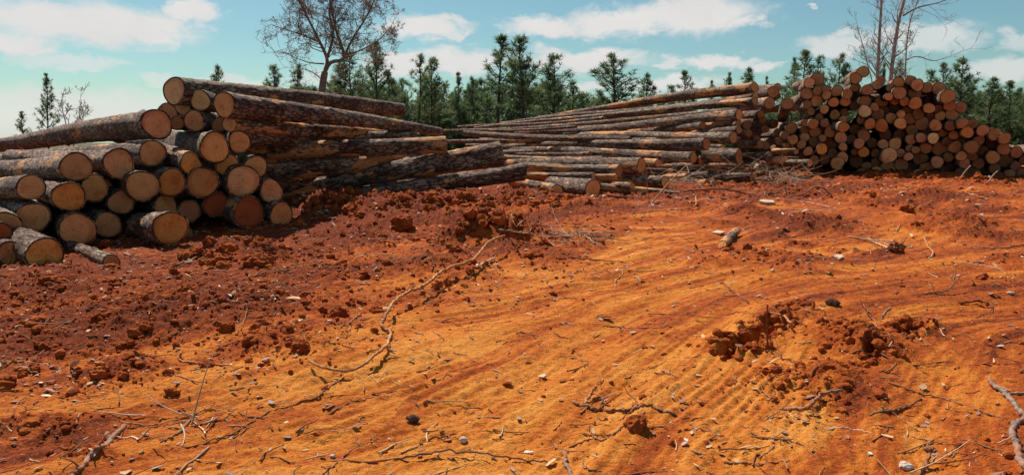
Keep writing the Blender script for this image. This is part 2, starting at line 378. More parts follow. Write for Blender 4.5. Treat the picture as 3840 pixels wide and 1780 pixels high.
def rough_mask(x, y):
    edge = -1.75 + (y - 4.37) * 0.45 + 0.55 * fbm(x * 0.8, y * 0.8, 3)
    m = sst(0.9, -1.2, x - edge) * sst(3.6, 6.4, y) * (0.62 + .5 * fbm(x * .9 + 4, y * .9, 3))
    band = np.exp(-((y - 11.6 - 0.25 * perlin(x * .7, y * .2)) / 1.3) ** 2) * sst(-4.2, -3, x) * sst(2.4, 0.5, x)
    m = np.maximum(m, band)
    m = np.maximum(m, 0.85 * sst(12.0, 13.5, y + 0.5 * perlin(x, y * 0.6)) * sst(15.7, 14.9, y) * sst(-1, .5, x) * sst(8, 6, x))
    m = np.maximum(m, 0.55 * sst(14.4, 15.2, y))
    patch = sst(0.18, 0.55, fbm(x * 0.55 + 3.1, y * 0.75 + 8.2, 4))
    m = np.maximum(m, (0.70 - .50 * sst(-1.6, -.4, x) * sst(8.5, 6.5, y)) * patch)
    for fx, fy, r, h, ro in FEAT_W:
        d2 = ((x - fx) ** 2 + (y - fy) ** 2) / (r * r)
        m = np.maximum(m, ro * np.exp(-d2 * 0.9))
    return np.clip(m, 0, 1)
def tone_map(x, y, rm):
    s1, s2, s3 = streaks(x, y)
    ux = UX - 0.30 * sst(-0.4, 2.6, x) * sst(8.5, 3.5, y); uy = np.sqrt(1 - ux * ux)
    w = 0.35 * fbm(x * .5, y * .5, 2)
    u = x * ux + y * uy; v = -x * uy + y * ux + w
    t = 0.55 * fbm(u * .35 + 9, v * 1.5, 3) + 0.45 * perlin(u * .7 + 2, v * 5.5) * (.5 + .8 * perlin(x * .6, y * .6)) + .46 * perlin(u * .55, v * 11 + 4) * sst(-.5, .3, perlin(x * .5 + 3, y * .5)) + .32 * perlin(u * .9, v * 24)
    c = gp0(1950, 1330); g = np.exp(-((x - c[0]) / 2.6) ** 2 - ((y - c[1]) / 2.6) ** 2)
    return t * .8 + 0.46 * g - .05 - .10 * sst(8.5, 11, y) - .26 * sst(-.6, -2.2, x) - .16 * sst(1.8, 3.2, x) * sst(7, 5, y)
def streaks(x, y):
    a = 0.22 * fbm(x * 0.25, y * 0.25, 2)
    ux = UX - 0.30 * sst(-0.4, 2.6, x) * sst(8.5, 3.5, y); uy = np.sqrt(1 - ux * ux)
    u = x * UX + y * UY; v = -x * uy + y * ux + a * 1.5
    s1 = perlin(u * 0.30, v * 2.6); s2 = perlin(u * 0.5 + 7, v * 8.0); s3 = perlin(u * 0.5 + 3, v * 17.0)
    return s1, s2, s3
def H(x, y, full=False):
    x = np.asarray(x, float); y = np.asarray(y, float)
    near = sst(34, 22, y)
    rm = rough_mask(x, y)
    z = 0.05 * fbm(x * 0.35, y * 0.35, 3)
    s1, s2, s3 = streaks(x, y)
    lump = fbm(x * 1.1 + 40, y * 1.1, 3)
    z = z + (1 - 0.55 * rm) * (0.030 * s1 + 0.014 * s2 * (0.55 + s1) + 0.009 * s3 * sst(-.3, .3, lump))
    z = z + rm * (1 + .6 * sst(8.0, 10.5, y)) * (0.020 * billow(x * 2.6, y * 2.6, 2) + 0.022 * billow(x * 7.5, y * 7.5, 3) + 0.014 * billow(x * 19, y * 19, 2) + 0.009 * fbm(x * 42, y * 42, 2))
    z = z + 0.007 * fbm(x * 13, y * 13, 3) + 0.0042 * fbm(x * 38, y * 38, 3, .65)
    for fx, fy, dx, dy, rr, sp, am in RUTS:
        wv = (-(x - fx) * dy + (y - fy) * dx) + .05 * perlin(x * 1.2, y * 1.2); wu = (x - fx) * dx + (y - fy) * dy
        z = z + 0.62 * am * np.sin(wv * 6.283 / (sp * .8) + perlin(wu * 1.5, wv * 2)) * np.exp(-(wv / rr) ** 2 - (wu / (rr * 1.6)) ** 2) * (0.75 + .6 * perlin(wu * 1.1, wv * 1.5))
    for fx, fy, r, h, ro in FEAT_W:
        d2 = ((x - fx) ** 2 + (y - fy) ** 2) / (r * r)
        e = np.exp(-d2 * 1.2)
        z = z + h * e * (0.75 + 0.55 * billow(x * 5 + fx, y * 5, 3) * 0.5)
    for fx, fy, r, h in HOLE_W:
        d = np.sqrt((x - fx) ** 2 + ((y - fy) * 0.8) ** 2) / r + 0.45 * fbm(x * 5 + fx, y * 5, 2)
        z = z - 1.25 * h * sst(1.15, 0.40, d) * .85 + min(.02, r * .15) * np.exp(-((d - 1.3) / 0.25) ** 2)
    z = gbase(x, y) + z * near
    if full: return z, rm, tone_map(x, y, rm)
    return z
def h1(x, y): return float(H(np.array([x]), np.array([y]))[0])

GRID = {}
H_exact = H
def build_ground():
    q = np.linspace(1 / 3.0, 1 / 30.0, 760)         # fine rows in the yard
    rows = np.concatenate([np.linspace(-1.2, 2.6, 26), 1 / q[q < 1 / 2.6], np.geomspace(31, 3500, 60)])
    cin = np.linspace(-0.66, 0.66, 860); co = 0.66 + np.geomspace(0.004, 2.6, 60)
    cols = np.concatenate([-co[::-1], cin, co])
    D, X = np.meshgrid(rows, cols, indexing='ij')
    x = X * (D + 2.0); y = D
    z, rm, st = H(x, y, True)
    nr, nc = D.shape
    V = np.stack([x, y, z], -1).reshape(-1, 3)
    i = np.arange(nr - 1)[:, None] * nc; j = np.arange(nc - 1)[None, :]
    Fq = np.stack([i + j, i + j + 1, i + nc + j + 1, i + nc + j], -1).reshape(-1, 4)
    me = new_mesh('ground', V, Fq, True)
    attr(me, 'rough', rm.ravel()); attr(me, 'streak', st.ravel())
    o = link('ground', me, M_GROUND); o['kind'] = 'structure'
    GRID.update(rows=rows, cols=cols, z=z)
build_ground()
def H(x, y, full=False):
    x = np.asarray(x, float); y = np.asarray(y, float)
    r, c, z = GRID['rows'], GRID['cols'], GRID['z']
    X = x / (y + 2.0)
    i = np.clip(np.searchsorted(r, y) - 1, 0, len(r) - 2); j = np.clip(np.searchsorted(c, X) - 1, 0, len(c) - 2)
    fy = np.clip((y - r[i]) / (r[i + 1] - r[i]), 0, 1); fx = np.clip((X - c[j]) / (c[j + 1] - c[j]), 0, 1)
    return (z[i, j] * (1 - fx) + z[i, j + 1] * fx) * (1 - fy) + (z[i + 1, j] * (1 - fx) + z[i + 1, j + 1] * fx) * fy

# ------------------------------------------------------------------ logs
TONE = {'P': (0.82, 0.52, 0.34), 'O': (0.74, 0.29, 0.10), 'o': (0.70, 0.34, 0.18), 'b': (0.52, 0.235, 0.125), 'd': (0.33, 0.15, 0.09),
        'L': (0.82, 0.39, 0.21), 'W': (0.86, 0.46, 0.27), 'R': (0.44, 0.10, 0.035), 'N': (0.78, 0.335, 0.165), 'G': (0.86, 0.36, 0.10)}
def log_meshes(L, R0, R1, seed, segs, rings, bend=0.0, notch=None, bark=0.05, ragged=0.03, broken=False):
    rs = np.random.default_rng(seed); so = rs.uniform(0, 90)
    t = np.linspace(0, 1, rings) ** 1.0
    x = t * L
    th = np.arange(segs) * 2 * math.pi / segs
    X, TH = np.meshgrid(x, th, indexing='ij'); T = X / L
    rad = R0 + (R1 - R0) * T
    rad = rad * (1 + 0.06 * np.exp(-X / 0.25))
    c, s = np.cos(TH), np.sin(TH)
    oval = 1 + 0.05 * np.cos(2 * TH + so) + 0.04 * np.cos(3 * TH + 2 * so) + 0.035 * perlin(c * 1.3 + so + X * .4, s * 1.3 + X * 0.7)
    kn = np.zeros_like(X)
    for _ in range(int(L * 1.6)):
        kx, kt = rs.uniform(0.2, L), rs.uniform(0, 6.283)
        dt = np.angle(np.exp(1j * (TH - kt))) * R0
        kn += rs.uniform(.08, .26) * np.exp(-(((X - kx) / 0.045) ** 2 + (dt / 0.035) ** 2))
    ridg = billow(c * R0 * 14 + so + 0.0 * X, s * R0 * 14 + X * 4.5, 2) * 0.5 + 0.7 * perlin(X * 9 + so, TH * R0 * 16)
    rr = rad * oval * (1 + kn) + R0 * bark * ridg * np.clip(X / 0.02, 0.3, 1)
    by = bend * np.sin(T * math.pi) * L; bz = 0.4 * bend * np.sin(T * 2.2 * math.pi + so) * L
    xs = X.copy()
    nx = lambda yy, zz: np.zeros_like(yy)
    if notch is not None:
        ang, off, slope = notch
        nx = lambda yy, zz: np.maximum(0, (yy * math.cos(ang) + zz * math.sin(ang)) / R0 - off) * R0 * slope
    Y0 = rr[0] * np.cos(th); Z0 = rr[0] * np.sin(th)
    xs[0] = nx(Y0, Z0) + R0 * ragged * (perlin(np.cos(th) * 4 + so, np.sin(th) * 4) + (np.abs(perlin(th * 9, th * 0 + so)) * 1.5 if broken else 0))
    if notch is not None:
        w = np.exp(-X / 0.10); xs = np.maximum(xs, xs[0][None, :] + 0.002 * np.arange(rings)[:, None] * 0.2) * 1.0
        xs[1:] = np.maximum(X[1:], xs[0][None, :] + 0.001 * np.arange(1, rings)[:, None])
    V = np.stack([xs, by + rr * np.cos(TH), bz + rr * np.sin(TH)], -1)
    inner = V[0].copy(); inner[:, 1:] *= 0.93; inner[:, 1] -= by[0, 0] * 0
    inner[:, 0] += 0.003
    Vb = np.concatenate([V.reshape(-1, 3), inner])
    i = np.arange(rings - 1)[:, None] * segs; j = np.arange(segs)[None, :]; j2 = (j + 1) % segs
    Fq = np.stack([i + j, i + segs + j, i + segs + j2, i + j2], -1).reshape(-1, 4)
    k = np.arange(segs); k2 = (k + 1) % segs; ib = rings * segs
    Fr = np.stack([k, k2, ib + k2, ib + k], -1)
    far = (rings - 1) * segs + np.arange(segs)[None, :]
    Fall = [np.concatenate([Fq, Fr]), far]
    body = new_mesh('log', Vb, Fall, True, np.concatenate([np.zeros(len(Fq) + len(Fr)), [1]]))
    # cut face
    fr = np.array([0.12, 0.35, 0.6, 0.82, 0.965])
    oy, oz = inner[:, 1] - by[0, 0], inner[:, 2] - bz[0, 0]
    pts = [[0, by[0, 0], bz[0, 0]]]
    ring = []
    for f in fr:
        yy, zz = oy * f, oz * f
        xx = nx(yy / 0.93, zz / 0.93) - 0.002 + R0 * 0.02 * perlin(yy * 9 + so, zz * 9) + (R0 * .25 * np.abs(perlin(yy * 25 + so, zz * 6)) if broken else 0)
        if f > 0.9: xx = inner[:, 0] + 0.001
        ring.append(np.stack([xx, yy + by[0, 0], zz + bz[0, 0]], -1))
    pts[0][0] = float(nx(np.zeros(1), np.zeros(1))[0]) - 0.002
    Vc = np.concatenate([np.array(pts)] + ring)
    tri = np.stack([np.zeros(segs, int), 1 + k2, 1 + k], -1)
    Fc = [np.stack([1 + a * segs + k, 1 + a * segs + k2, 1 + (a + 1) * segs + k2, 1 + (a + 1) * segs + k], -1) for a in range(len(fr) - 1)]
    cap = new_mesh('cut_end', Vc, [tri, np.concatenate(Fc)], False)
    return body, cap
def frame(P0, P1, roll):
    a = Vector(P1) - Vector(P0); q = Vector((1, 0, 0)).rotation_difference(a.normalized())
    return q @ Quaternion((1, 0, 0), roll)
def jitter(tone, rs):
    c = np.array(TONE[tone]) * np.array([1.14, 1.06, .82]) * rs.uniform(0.72, 1.12) * np.array([1, rs.uniform(.90, 1.05), rs.uniform(.82, 1.12)])
    return (*np.clip(c, 0, 0.9), 1.0)
LOGN = [0]
def make_log(label, P0, P1, R0, R1, tone='o', group=None, segs=36, rings=60, bend=0.006, notch=None, roll=None, broken=False, name='log', bark=0.045):
    LOGN[0] += 1; sd = 100 + LOGN[0]; rs = np.random.default_rng(sd)
    L = float(np.linalg.norm(np.asarray(P1) - np.asarray(P0)))
    body, cap = log_meshes(L, R0, R1, sd, segs, rings, bend * (1 if rs.random() > .5 else -1), notch, bark, broken=broken)
    o = link(name, body, [M_BARK, M_END]); o.location = P0
    o.rotation_mode = 'QUATERNION'; o.rotation_quaternion = frame(P0, P1, 0.0 if notch else (rs.uniform(0, 6.28) if roll is None else roll))
    tag(o, label, 'log', group)
    al = rs.uniform(.8, 1.05)
    for kw, v_ in (('golden', .35), ('peeled', .4), ('stripped', .2), ('speckled', .35), ('sunlit', .3), ('pale patched', .25), ('torn', .5), ('pale-topped', .3), ('short', .6)):
        if kw in label: al = min(al, v_)
    o.color = (*jitter(tone, rs)[:3], al)
    e = link('cut_end', cap, M_END, o); e.color = jitter(tone, rs)
    return o

G_A, G_T, G_R, G_B, G_C = 'logs with cut faces in the near pile', 'long logs lying across the top of the near pile', 'long logs leaning down the side of the near pile', 'logs lying sideways in the middle pile', 'round log ends in the far pile'
def dA(x, y, dd=0.0):
    k = (x - CX) / F; return 11.93 / (1 - 0.68 * k) + 0.0012 * (850 - y) + dd
# x, y, radius px, depth shift, tone, label, (second axis point x, y, radius px) or None, notch
A = [
 (590, 466, 53, .25, 'N', 'thick log crowning the stepped end of the near pile, pith-streaked reddish face', (43, 540, 27), None),
 (574, 571, 47, .20, 'N', 'log just under the big crowning log, its tan face cut in two slanting planes', (0, 604, 30), (0.4, .25, .35)),
 (288, 626, 54, .0, 'o', 'log with ringed reddish face, end of the long scaly trunk level with the photo edge', (0, 632, 38), None),
 (447, 615, 55, .1, 'o', 'log with big clearly ringed face, right of the reddish one under the two-plane cut', (200, 600, 44), None),
 (117, 705, 47, -.1, 'o', 'grey-barked log with oval face, pointing in from the edge at mid height', (0, 709, 42), None),
 (258, 739, 55, -.15, 'G', 'log with bright yellow-orange ringed face and dark lower rim, beside the oval face', (150, 722, 48), None),
 (352, 703, 49, .1, 'o', 'upright oval ringed log end between the bright yellow-orange face and two large ones', None, None),
 (537, 695, 57, .0, 'o', 'large round tan log end with a chipped edge, in the middle of the near pile', None, None),
 (452, 757, 45, .2, 'o', 'small ringed oval log end tucked low between three bigger faces', None, None),
 (644, 682, 51, .05, 'O', 'orange ringed log end touching the chipped tan one, bark bright on its top', (560, 668, 46), None),
 (764, 683, 55, .0, 'O', 'round orange log end split diagonally into a light and a dark plane', None, (0.6, .0, .5)),
 (128, 816, 56, -.05, 'o', 'plain round log end in the second row up, over the hollow log', None, None),
 (25, 848, 52, -.2, 'o', 'log end cut off by the photo edge, low beside a plain round one', None, None),
 (-6, 876, 42, -.35, 'R', 'reddish sliver of a log end at the photo edge, lowest but one', None, None),
 (292, 859, 62, -.15, 'L', 'largest pale log end low in the near pile, frayed bark strip on its edge', None, None),
 (405, 844, 47, .05, 'o', 'medium round log end right beside the largest pale one', None, None),
 (626, 772, 46, .25, 'o', 'half hidden fan-shaped log end above the protruding bright log', None, (2.6, .0, .5)),
 (642, 858, 61, -.75, 'G', 'bright golden log jutting forward near the ground, dark split along its face', (440, 842, 49), (0.0, .45, .9)),
 (709, 793, 41, .3, 'b', 'dim brown log end set back behind the jutting golden log', None, None),
 (812, 769, 47, .25, 'R', 'dark mud-red log end deep in the bottom row', None, None),
 (933, 798, 59, -.05, 'R', 'big red-stained log end resting on the ground near the pile corner', None, None),
 (1058, 803, 45, .0, 'O', 'lowest log end at the pile corner, orange and resting on the dirt', None, None),
 (1019, 715, 44, .1, 'N', 'light tan log end stacked over the lowest corner one', None, None),
 (916, 683, 57, -.1, 'L', 'log end cut in two upright planes, one light tan, one dark', None, (0.15, .0, .6)),
 (958, 625, 42, .15, 'N', 'tan log end with bright bark behind, above the two-plane upright cut', (885, 603, 36), None),
 (852, 616, 41, .1, 'O', 'orange log end with a vertical crack, under the big smooth tan face', None, None),
 (804, 554, 54, -.1, 'N', 'big smooth tan log end with fine rings, bark lit brightly along its top', (640, 527, 42), None),
 (898, 532, 39, .15, 'N', 'tan log end with a dark knot hole, beside the big smooth face', (825, 512, 34), None),
 (718, 614, 39, .0, 'O', 'slanting orange-faced log sloping down under the big smooth tan face', (600, 572, 35), (1.9, .1, .6)),
 (690, 890, 37, .0, 'b', 'dim log end half buried behind the jutting golden log', None, None),
 (385, 918, 40, .35, 'd', 'very dark log end in the hollow under the medium round one', None, None),
]
for i, (x, y, r, dd, tone, lab, sec, notch) in enumerate(A):
    d = dA(x, y, dd); P0 = at(x, y, d); R0 = r / F * d
    rs = np.random.default_rng(900 + i)
    if sec:
        x2, y2, r2 = sec
        R2 = R0 * 0.98; d2 = min(R2 * F / r2, d * 1.75); P2 = at(x2, y2, d2)
        u = (P2 - P0); ln = np.linalg.norm(u); u /= ln
        L = max(5.5, ln * 1.25); R1 = R0 * max(0.5, 1 - 0.14 * L / ln)
    else:
        a = R(-38 + rs.uniform(-5, 5)); u = np.array([math.sin(a), math.cos(a), 0.03 + rs.uniform(-.02, .02)]); L = 5.5; R1 = R0 * 0.75
    make_log(lab, P0, P0 + u * L, R0, R1, tone, G_A, 44, 130, 0.004, notch)
# loose logs on the ground in front
P = ground_px(175, 1010, gbase and (lambda a, b: float(gbase(np.array(a), np.array(b)))))
def on_ground(sx, sy_bottom, rpx):
    p = gp0(sx, sy_bottom); R0 = rpx / F * p[1]; p[2] += R0 * 0.95; return p, R0
p, R0 = on_ground(175, 1008, 60); make_log('rough-cut bright orange log end lying loose in front of the near pile', p, p + np.array([-1.6, 1.6, .1]), R0, R0 * .9, 'G', G_A, 44, 80, .004, (0.9, .3, .45), broken=True, bark=.07)
p, R0 = on_ground(48, 992, 46); o_ = make_log('hollow dark-hearted log end lying loose on the dirt at the photo edge', p, p + np.array([-2.0, 1.8, .1]), R0, R0 * .9, 'b', G_A, 44, 80, .004, None, broken=True, bark=.08)
p, R0 = on_ground(420, 1010, 29); q = at(255, 918, p[1] + 1.1); make_log('thin grey log on the ground with only its tip in sun', p, q, R0, R0 * .85, 'b', G_A, 40, 90, .004, None, bark=.03)

# long logs across the top: near end x,y,r,depth ; far end x,y,r,depth
T = [
 (654, 342, 49, 10.4, 1507, 412, 22, 16.0, 'W', 'topmost long log of the near pile, pale round end over the others'),
 (749, 379, 38, 10.5, 1180, 425, 20, 15.5, 'W', 'log with split pale end between the topmost log and the long one below'),
 (837, 392, 47, 10.0, 1650, 494, 15, 15.6, 'L', 'long dark log second from the top, ringed oval end over a knot'),
 (689, 403, 29, 10.7, 980, 430, 18, 15.0, 'W', 'short-looking pale log end under the topmost log, notched at one side'),
 (628, 422, 34, 10.9, 880, 440, 20, 15.0, 'o', 'pale brown log end peeking out beside the crowning log'),
 (663, 463, 25, 10.7, 900, 470, 16, 14.5, 'o', 'small brown log end low behind the crowning log'),
 (727, 453, 37, 10.4, 1000, 470, 24, 14.5, 'L', 'pale oval log end with a slanting crack, under the notched one'),
 (824, 467, 28, 10.5, 1080, 480, 19, 14.5, 'b', 'brown log end wedged under the ringed oval end'),
 (860, 467, 29, 10.2, 1440, 506, 21, 14.2, 'W', 'long log with orange peeled stripe, third from the top, small pale end'),
]
for (x, y, r, d, x2, y2, r2, d2, tone, lab) in T:
    make_log(lab, at(x, y, d), at(x2, y2, d2), r / F * d, r2 / F * d2, tone, G_T, 40, 150, 0.005)
# logs beside the pile, butt end to the right
RL = [
 (1670, 543, 29, 13.0, 900, 568, 31, 12.0, 'G', 'dark log with a peeled golden patch by its end, just under the long top logs', 'l'),
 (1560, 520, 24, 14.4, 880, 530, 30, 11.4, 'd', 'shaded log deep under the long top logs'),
 (1650, 588, 26, 13.6, 940, 656, 37, 11.6, 'b', 'shaded scaly log under the one with the peeled golden patch'),
 (1640, 630, 26, 13.9, 960, 700, 34, 12.1, 'b', 'lowest shaded log behind the two that slope to the ground'),
 (1880, 577, 43, 13.2, 1030, 726, 25, 12.4, 'b', 'thick log sloping from a raised butt down to the ground, golden peeled streak'),
 (1962, 642, 33, 13.0, 1080, 768, 21, 11.7, 'b', 'muddy log lowest on the dirt, sloping beneath the thick one'),
]
RL += [
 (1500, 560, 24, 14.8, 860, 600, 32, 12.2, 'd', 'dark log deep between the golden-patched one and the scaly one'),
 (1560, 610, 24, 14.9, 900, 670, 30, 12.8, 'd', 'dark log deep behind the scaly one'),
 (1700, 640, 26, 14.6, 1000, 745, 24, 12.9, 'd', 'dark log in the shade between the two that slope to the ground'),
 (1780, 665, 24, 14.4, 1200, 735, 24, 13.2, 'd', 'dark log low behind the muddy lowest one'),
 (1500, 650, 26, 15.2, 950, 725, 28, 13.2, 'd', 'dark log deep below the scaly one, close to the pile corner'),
]
for row in RL:
    x, y, r, d, x2, y2, r2, d2, tone, lab = row[:10]
    make_log(lab, at(x, y, d), at(x2, y2, d2), r / F * d, r2 / F * d2, tone, G_R, 40, 150, 0.006)

# middle pile, coordinates of a crop (scale 1.926 from 1800,240): right end x,y,r,depth ; left end x,y,r,depth
cB = lambda x, y: (1800 + x / 1.926, 240 + y / 1.926)
B = [
 (1985, 168, 34, 17.0, 560, 366, 10, 24.5, 'L', 'topmost log of the middle pile, peeled pale by its end'),
 (1990, 238, 27, 16.9, 150, 425, 9, 26, 'o', 'long log second from the top of the middle pile'),
 (1992, 278, 29, 16.6, -40, 468, 9, 25, 'o', 'long log third from the top of the middle pile'),
 (1880, 325, 18, 16.8, -150, 478, 8, 25, 'b', 'thin log squeezed under the third from the top of the middle pile'),
 (1872, 372, 37, 16.0, 250, 500, 13, 22.5, 'o', 'wavy thick log at mid height of the middle pile'),
 (1610, 446, 27, 16.6, 850, 500, 14, 20.5, 'b', 'shorter log ending in a dark face under the wavy thick one'),
 (1872, 432, 26, 16.8, 1100, 478, 14, 21, 'b', 'log beside the shorter dark-faced one, under the wavy thick log'),
 (1872, 476, 26, 16.6, 900, 520, 14, 21, 'o', 'log with chipped square end, two below the wavy thick one'),
 (1832, 530, 40, 15.9, 600, 515, 18, 20.5, 'o', 'heavy log with peeled band beside its end, middle pile'),
 (1090, 548, 24, 17.2, -120, 500, 20, 19.5, 'b', 'dark knotted log running out from under the heavy log, middle pile'),
 (1640, 573, 41, 15.4, -60, 612, 16, 21, 'O', 'long straight log with round orange end, middle pile'),
 (1540, 628, 22, 15.9, 700, 618, 14, 19, 'b', 'slim log pressed under the long straight one, middle pile'),
 (1548, 672, 37, 15.0, -100, 622, 14, 21, 'O', 'long log with peeled spot, under the slim one, middle pile'),
 (900, 690, 24, 16.0, -120, 672, 18, 19, 'b', 'low log half hidden behind the speckled pale one, middle pile'),
 (1170, 735, 54, 14.0, 200, 722, 30, 16.0, 'O', 'big log with speckled pale bark and round orange end, low in middle pile'),
 (1010, 776, 46, 13.7, 330, 745, 32, 14.8, 'O', 'log with dark orange end, nearer than the speckled pale one'),
 (1755, 600, 20, 15.8, 1350, 590, 18, 17.5, 'G', 'short orange log stub beside the long straight log end'),
 (1872, 667, 50, 15.2, 1620, 660, 50, 15.7, 'b', 'short thick log block standing clear in the middle pile'),
 (1290, 716, 30, 14.6, 1000, 700, 28, 15.6, 'o', 'rough broken-ended log just behind the big speckled one'),
 (822, 810, 26, 13.4, 150, 792, 22, 14.6, 'L', 'sunlit pale-barked log in the lowest tier of middle pile'),
 (1962, 820, 37, 14.8, 1030, 800, 18, 16.0, 'b', 'lone straight log lying in front of the middle pile, propped on stubs'),
 (558, 916, 46, 12.6, 230, 850, 34, 13.8, 'L', 'short log with pale oval end and stripped bark, by the dirt'),
 (818, 902, 68, 12.7, 500, 860, 44, 13.8, 'N', 'stout log with large tan slanted end, nearest of the middle pile'),
 (1340, 852, 44, 13.6, 820, 842, 36, 14.8, 'L', 'log with pale patched bark under the lone straight log'),
 (1640, 866, 32, 14.4, 1300, 858, 30, 15.2, 'O', 'short peeled yellow log under the lone straight one'),
 (1445, 942, 26, 13.3, 850, 890, 38, 13.6, 'b', 'splintered torn log lying on the dirt beside the stout tan-ended one'),
 (1420, 772, 14, 15.2, 1150, 760, 14, 15.6, 'o', 'thin pole lying over the lowest tier of middle pile'),
 (2092, 665, 30, 16.2, 1860, 668, 28, 16.8, 'o', 'short brushy log beyond the short thick block'),
 (2192, 692, 24, 15.9, 2070, 690, 24, 16.2, 'L', 'stubby pale-topped log before the round-end pile'),
 (2385, 716, 27, 15.6, 2180, 710, 26, 16.2, 'L', 'low log pointing at the dirt mound below the round ends'),
 (2285, 632, 22, 16.2, 2120, 630, 24, 16.8, 'L', 'dark log with torn bright end, against the round-end pile'),
 (2025, 580, 28, 16.8, 1880, 578, 26, 17.4, 'b', 'short log end above the brush, between the two piles'),
 (2152, 168, 28, 18.8, 1900, 190, 24, 20, 'L', 'highest log poking out behind the top of middle pile'),
 (2118, 205, 42, 18.3, 1850, 225, 30, 20, 'o', 'thick log poking out beside the topmost log, big squared end'),
 (2148, 232, 24, 18.6, 1900, 250, 20, 20, 'b', 'short dark end just below the thick squared one'),
 (2092, 282, 40, 18.0, 1850, 300, 30, 20, 'o', 'brown squared log end two below the highest poking one'),
 (2030, 362, 27, 17.6, 1800, 372, 26, 19, 'b', 'black-barked log sticking out in shadow beside the wavy thick log'),
 (2060, 312, 26, 18.2, 1850, 322, 24, 20, 'b', 'dim log end between the squared brown end and the black-barked one'),
 (2125, 430, 30, 18.4, 1900, 440, 24, 20, 'b', 'shadowed log end under the leaning dark log'),
 (2170, 320, 24, 18.4, 2000, 335, 22, 20, 'o', 'pale-topped log end beside the leaning dark log'),
 (1930, 440, 32, 17.4, 1780, 450, 28, 19, 'b', 'dim log end right of the chipped square one'),
 (1940, 500, 28, 17.2, 1760, 505, 26, 19, 'b', 'dark end set back beside the heavy peeled-band log'),
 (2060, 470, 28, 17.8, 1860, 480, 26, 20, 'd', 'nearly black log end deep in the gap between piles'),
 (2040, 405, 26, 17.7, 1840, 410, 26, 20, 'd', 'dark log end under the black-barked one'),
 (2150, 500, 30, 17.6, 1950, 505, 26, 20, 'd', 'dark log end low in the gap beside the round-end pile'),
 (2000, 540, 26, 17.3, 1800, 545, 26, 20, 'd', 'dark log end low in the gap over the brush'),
 (1180, 832, 26, 13.9, 900, 824, 24, 14.6, 'L', 'pale stripped log end peeping out above the splintered torn one'),
 (985, 815, 24, 13.3, 835, 812, 20, 13.5, 'G', 'torn orange splinter of a log right over the stout tan-ended one'),
 (1720, 772, 18, 15.5, 1380, 776, 16, 16.2, 'o', 'slim sunlit log between the lone straight one and the thick block'),
 (1500, 815, 28, 14.9, 1330, 818, 26, 15.3, 'N', 'stubby sunlit log tucked behind the lone straight one'),
 (1700, 868, 26, 14.3, 1620, 866, 24, 14.8, 'o', 'stump-short log block propping up the lone straight one'),
 (1560, 897, 18, 14.1, 1380, 899, 16, 14.5, 'L', 'thin stripped pole on the dirt before the short peeled yellow log'),
 (1100, 880, 24, 13.2, 880, 868, 26, 13.9, 'G', 'torn split log beside the stout tan-ended one, wood bare'),
 (700, 838, 26, 13.6, 420, 826, 24, 14.2, 'L', 'sunlit stripped log between the pale oval end and the stout one'),
 (1960, 203, 22, 17.7, 420, 392, 10, 25.5, 'b', 'log just behind and under the topmost log of the middle pile'),
 (1930, 258, 20, 17.6, 300, 432, 9, 25.5, 'b', 'log set back between the second and third from the top, middle pile'),
 (700, 455, 10, 20.0, -260, 480, 7, 25, 'b', 'thin tip of a log over the wavy thick one, narrow as a pole'),
 (1000, 590, 16, 17.5, -260, 560, 14, 21, 'b', 'slim log between the dark knotted and long straight ones'),
 (800, 650, 18, 17.0, -200, 640, 14, 20, 'b', 'slim log under the long straight one, its end hidden'),
 (900, 395, 12, 20.0, -160, 455, 7, 26, 'b', 'thin pole-like log between the second and third from the top'),
 (1480, 350, 20, 18.6, 100, 445, 9, 26, 'b', 'log set back between the third from the top and the thin squeezed one'),
 (1560, 405, 22, 18.2, 300, 470, 11, 24, 'b', 'log set back under the thin squeezed one, its end in shade'),
 (1500, 500, 22, 17.6, 200, 520, 13, 22.5, 'b', 'log set back below the shorter dark-faced one'),
 (1420, 545, 22, 17.2, 0, 545, 14, 21.5, 'b', 'log set back between the heavy log and the long straight one'),
 (1300, 605, 24, 16.7, -100, 590, 15, 21, 'b', 'log set back right beneath the long straight one'),
 (1350, 650, 24, 16.2, 0, 640, 16, 20, 'b', 'shaded log under the slim pressed one'),
 (1250, 700, 26, 15.8, 0, 700, 18, 19, 'b', 'shaded log behind the top edge of the speckled pale one'),
 (800, 735, 28, 15.4, 0, 735, 20, 18, 'b', 'shaded log behind the dark orange ended one'),
 (760, 770, 28, 14.6, 60, 770, 22, 16.5, 'b', 'shaded log in the lowest tier under the dark orange ended one'),
 (1200, 790, 26, 14.6, 700, 790, 24, 16, 'b', 'shaded log lying right behind the stout tan-ended one'),
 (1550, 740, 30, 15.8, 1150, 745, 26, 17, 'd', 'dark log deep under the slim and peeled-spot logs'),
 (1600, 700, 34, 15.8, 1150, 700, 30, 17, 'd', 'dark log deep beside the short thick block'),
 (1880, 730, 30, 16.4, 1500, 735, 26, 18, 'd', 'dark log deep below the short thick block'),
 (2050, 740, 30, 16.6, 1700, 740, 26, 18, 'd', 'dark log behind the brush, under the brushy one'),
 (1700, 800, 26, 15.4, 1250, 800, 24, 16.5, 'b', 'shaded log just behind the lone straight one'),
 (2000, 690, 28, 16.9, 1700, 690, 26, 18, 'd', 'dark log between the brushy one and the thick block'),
]
for i, (x, y, r, d, x2, y2, r2, d2, tone, lab) in enumerate(B):
    a = cB(x, y); b = cB(x2, y2); s = 1 / 1.926
    make_log(lab, at(*a, d), at(*b, d2), r * s / F * d, r2 * s / F * d2, tone, G_B, 28, 110, 0.008 if abs(x - x2) > 500 else 0.004, None, broken=('torn' in lab or 'broken' in lab))

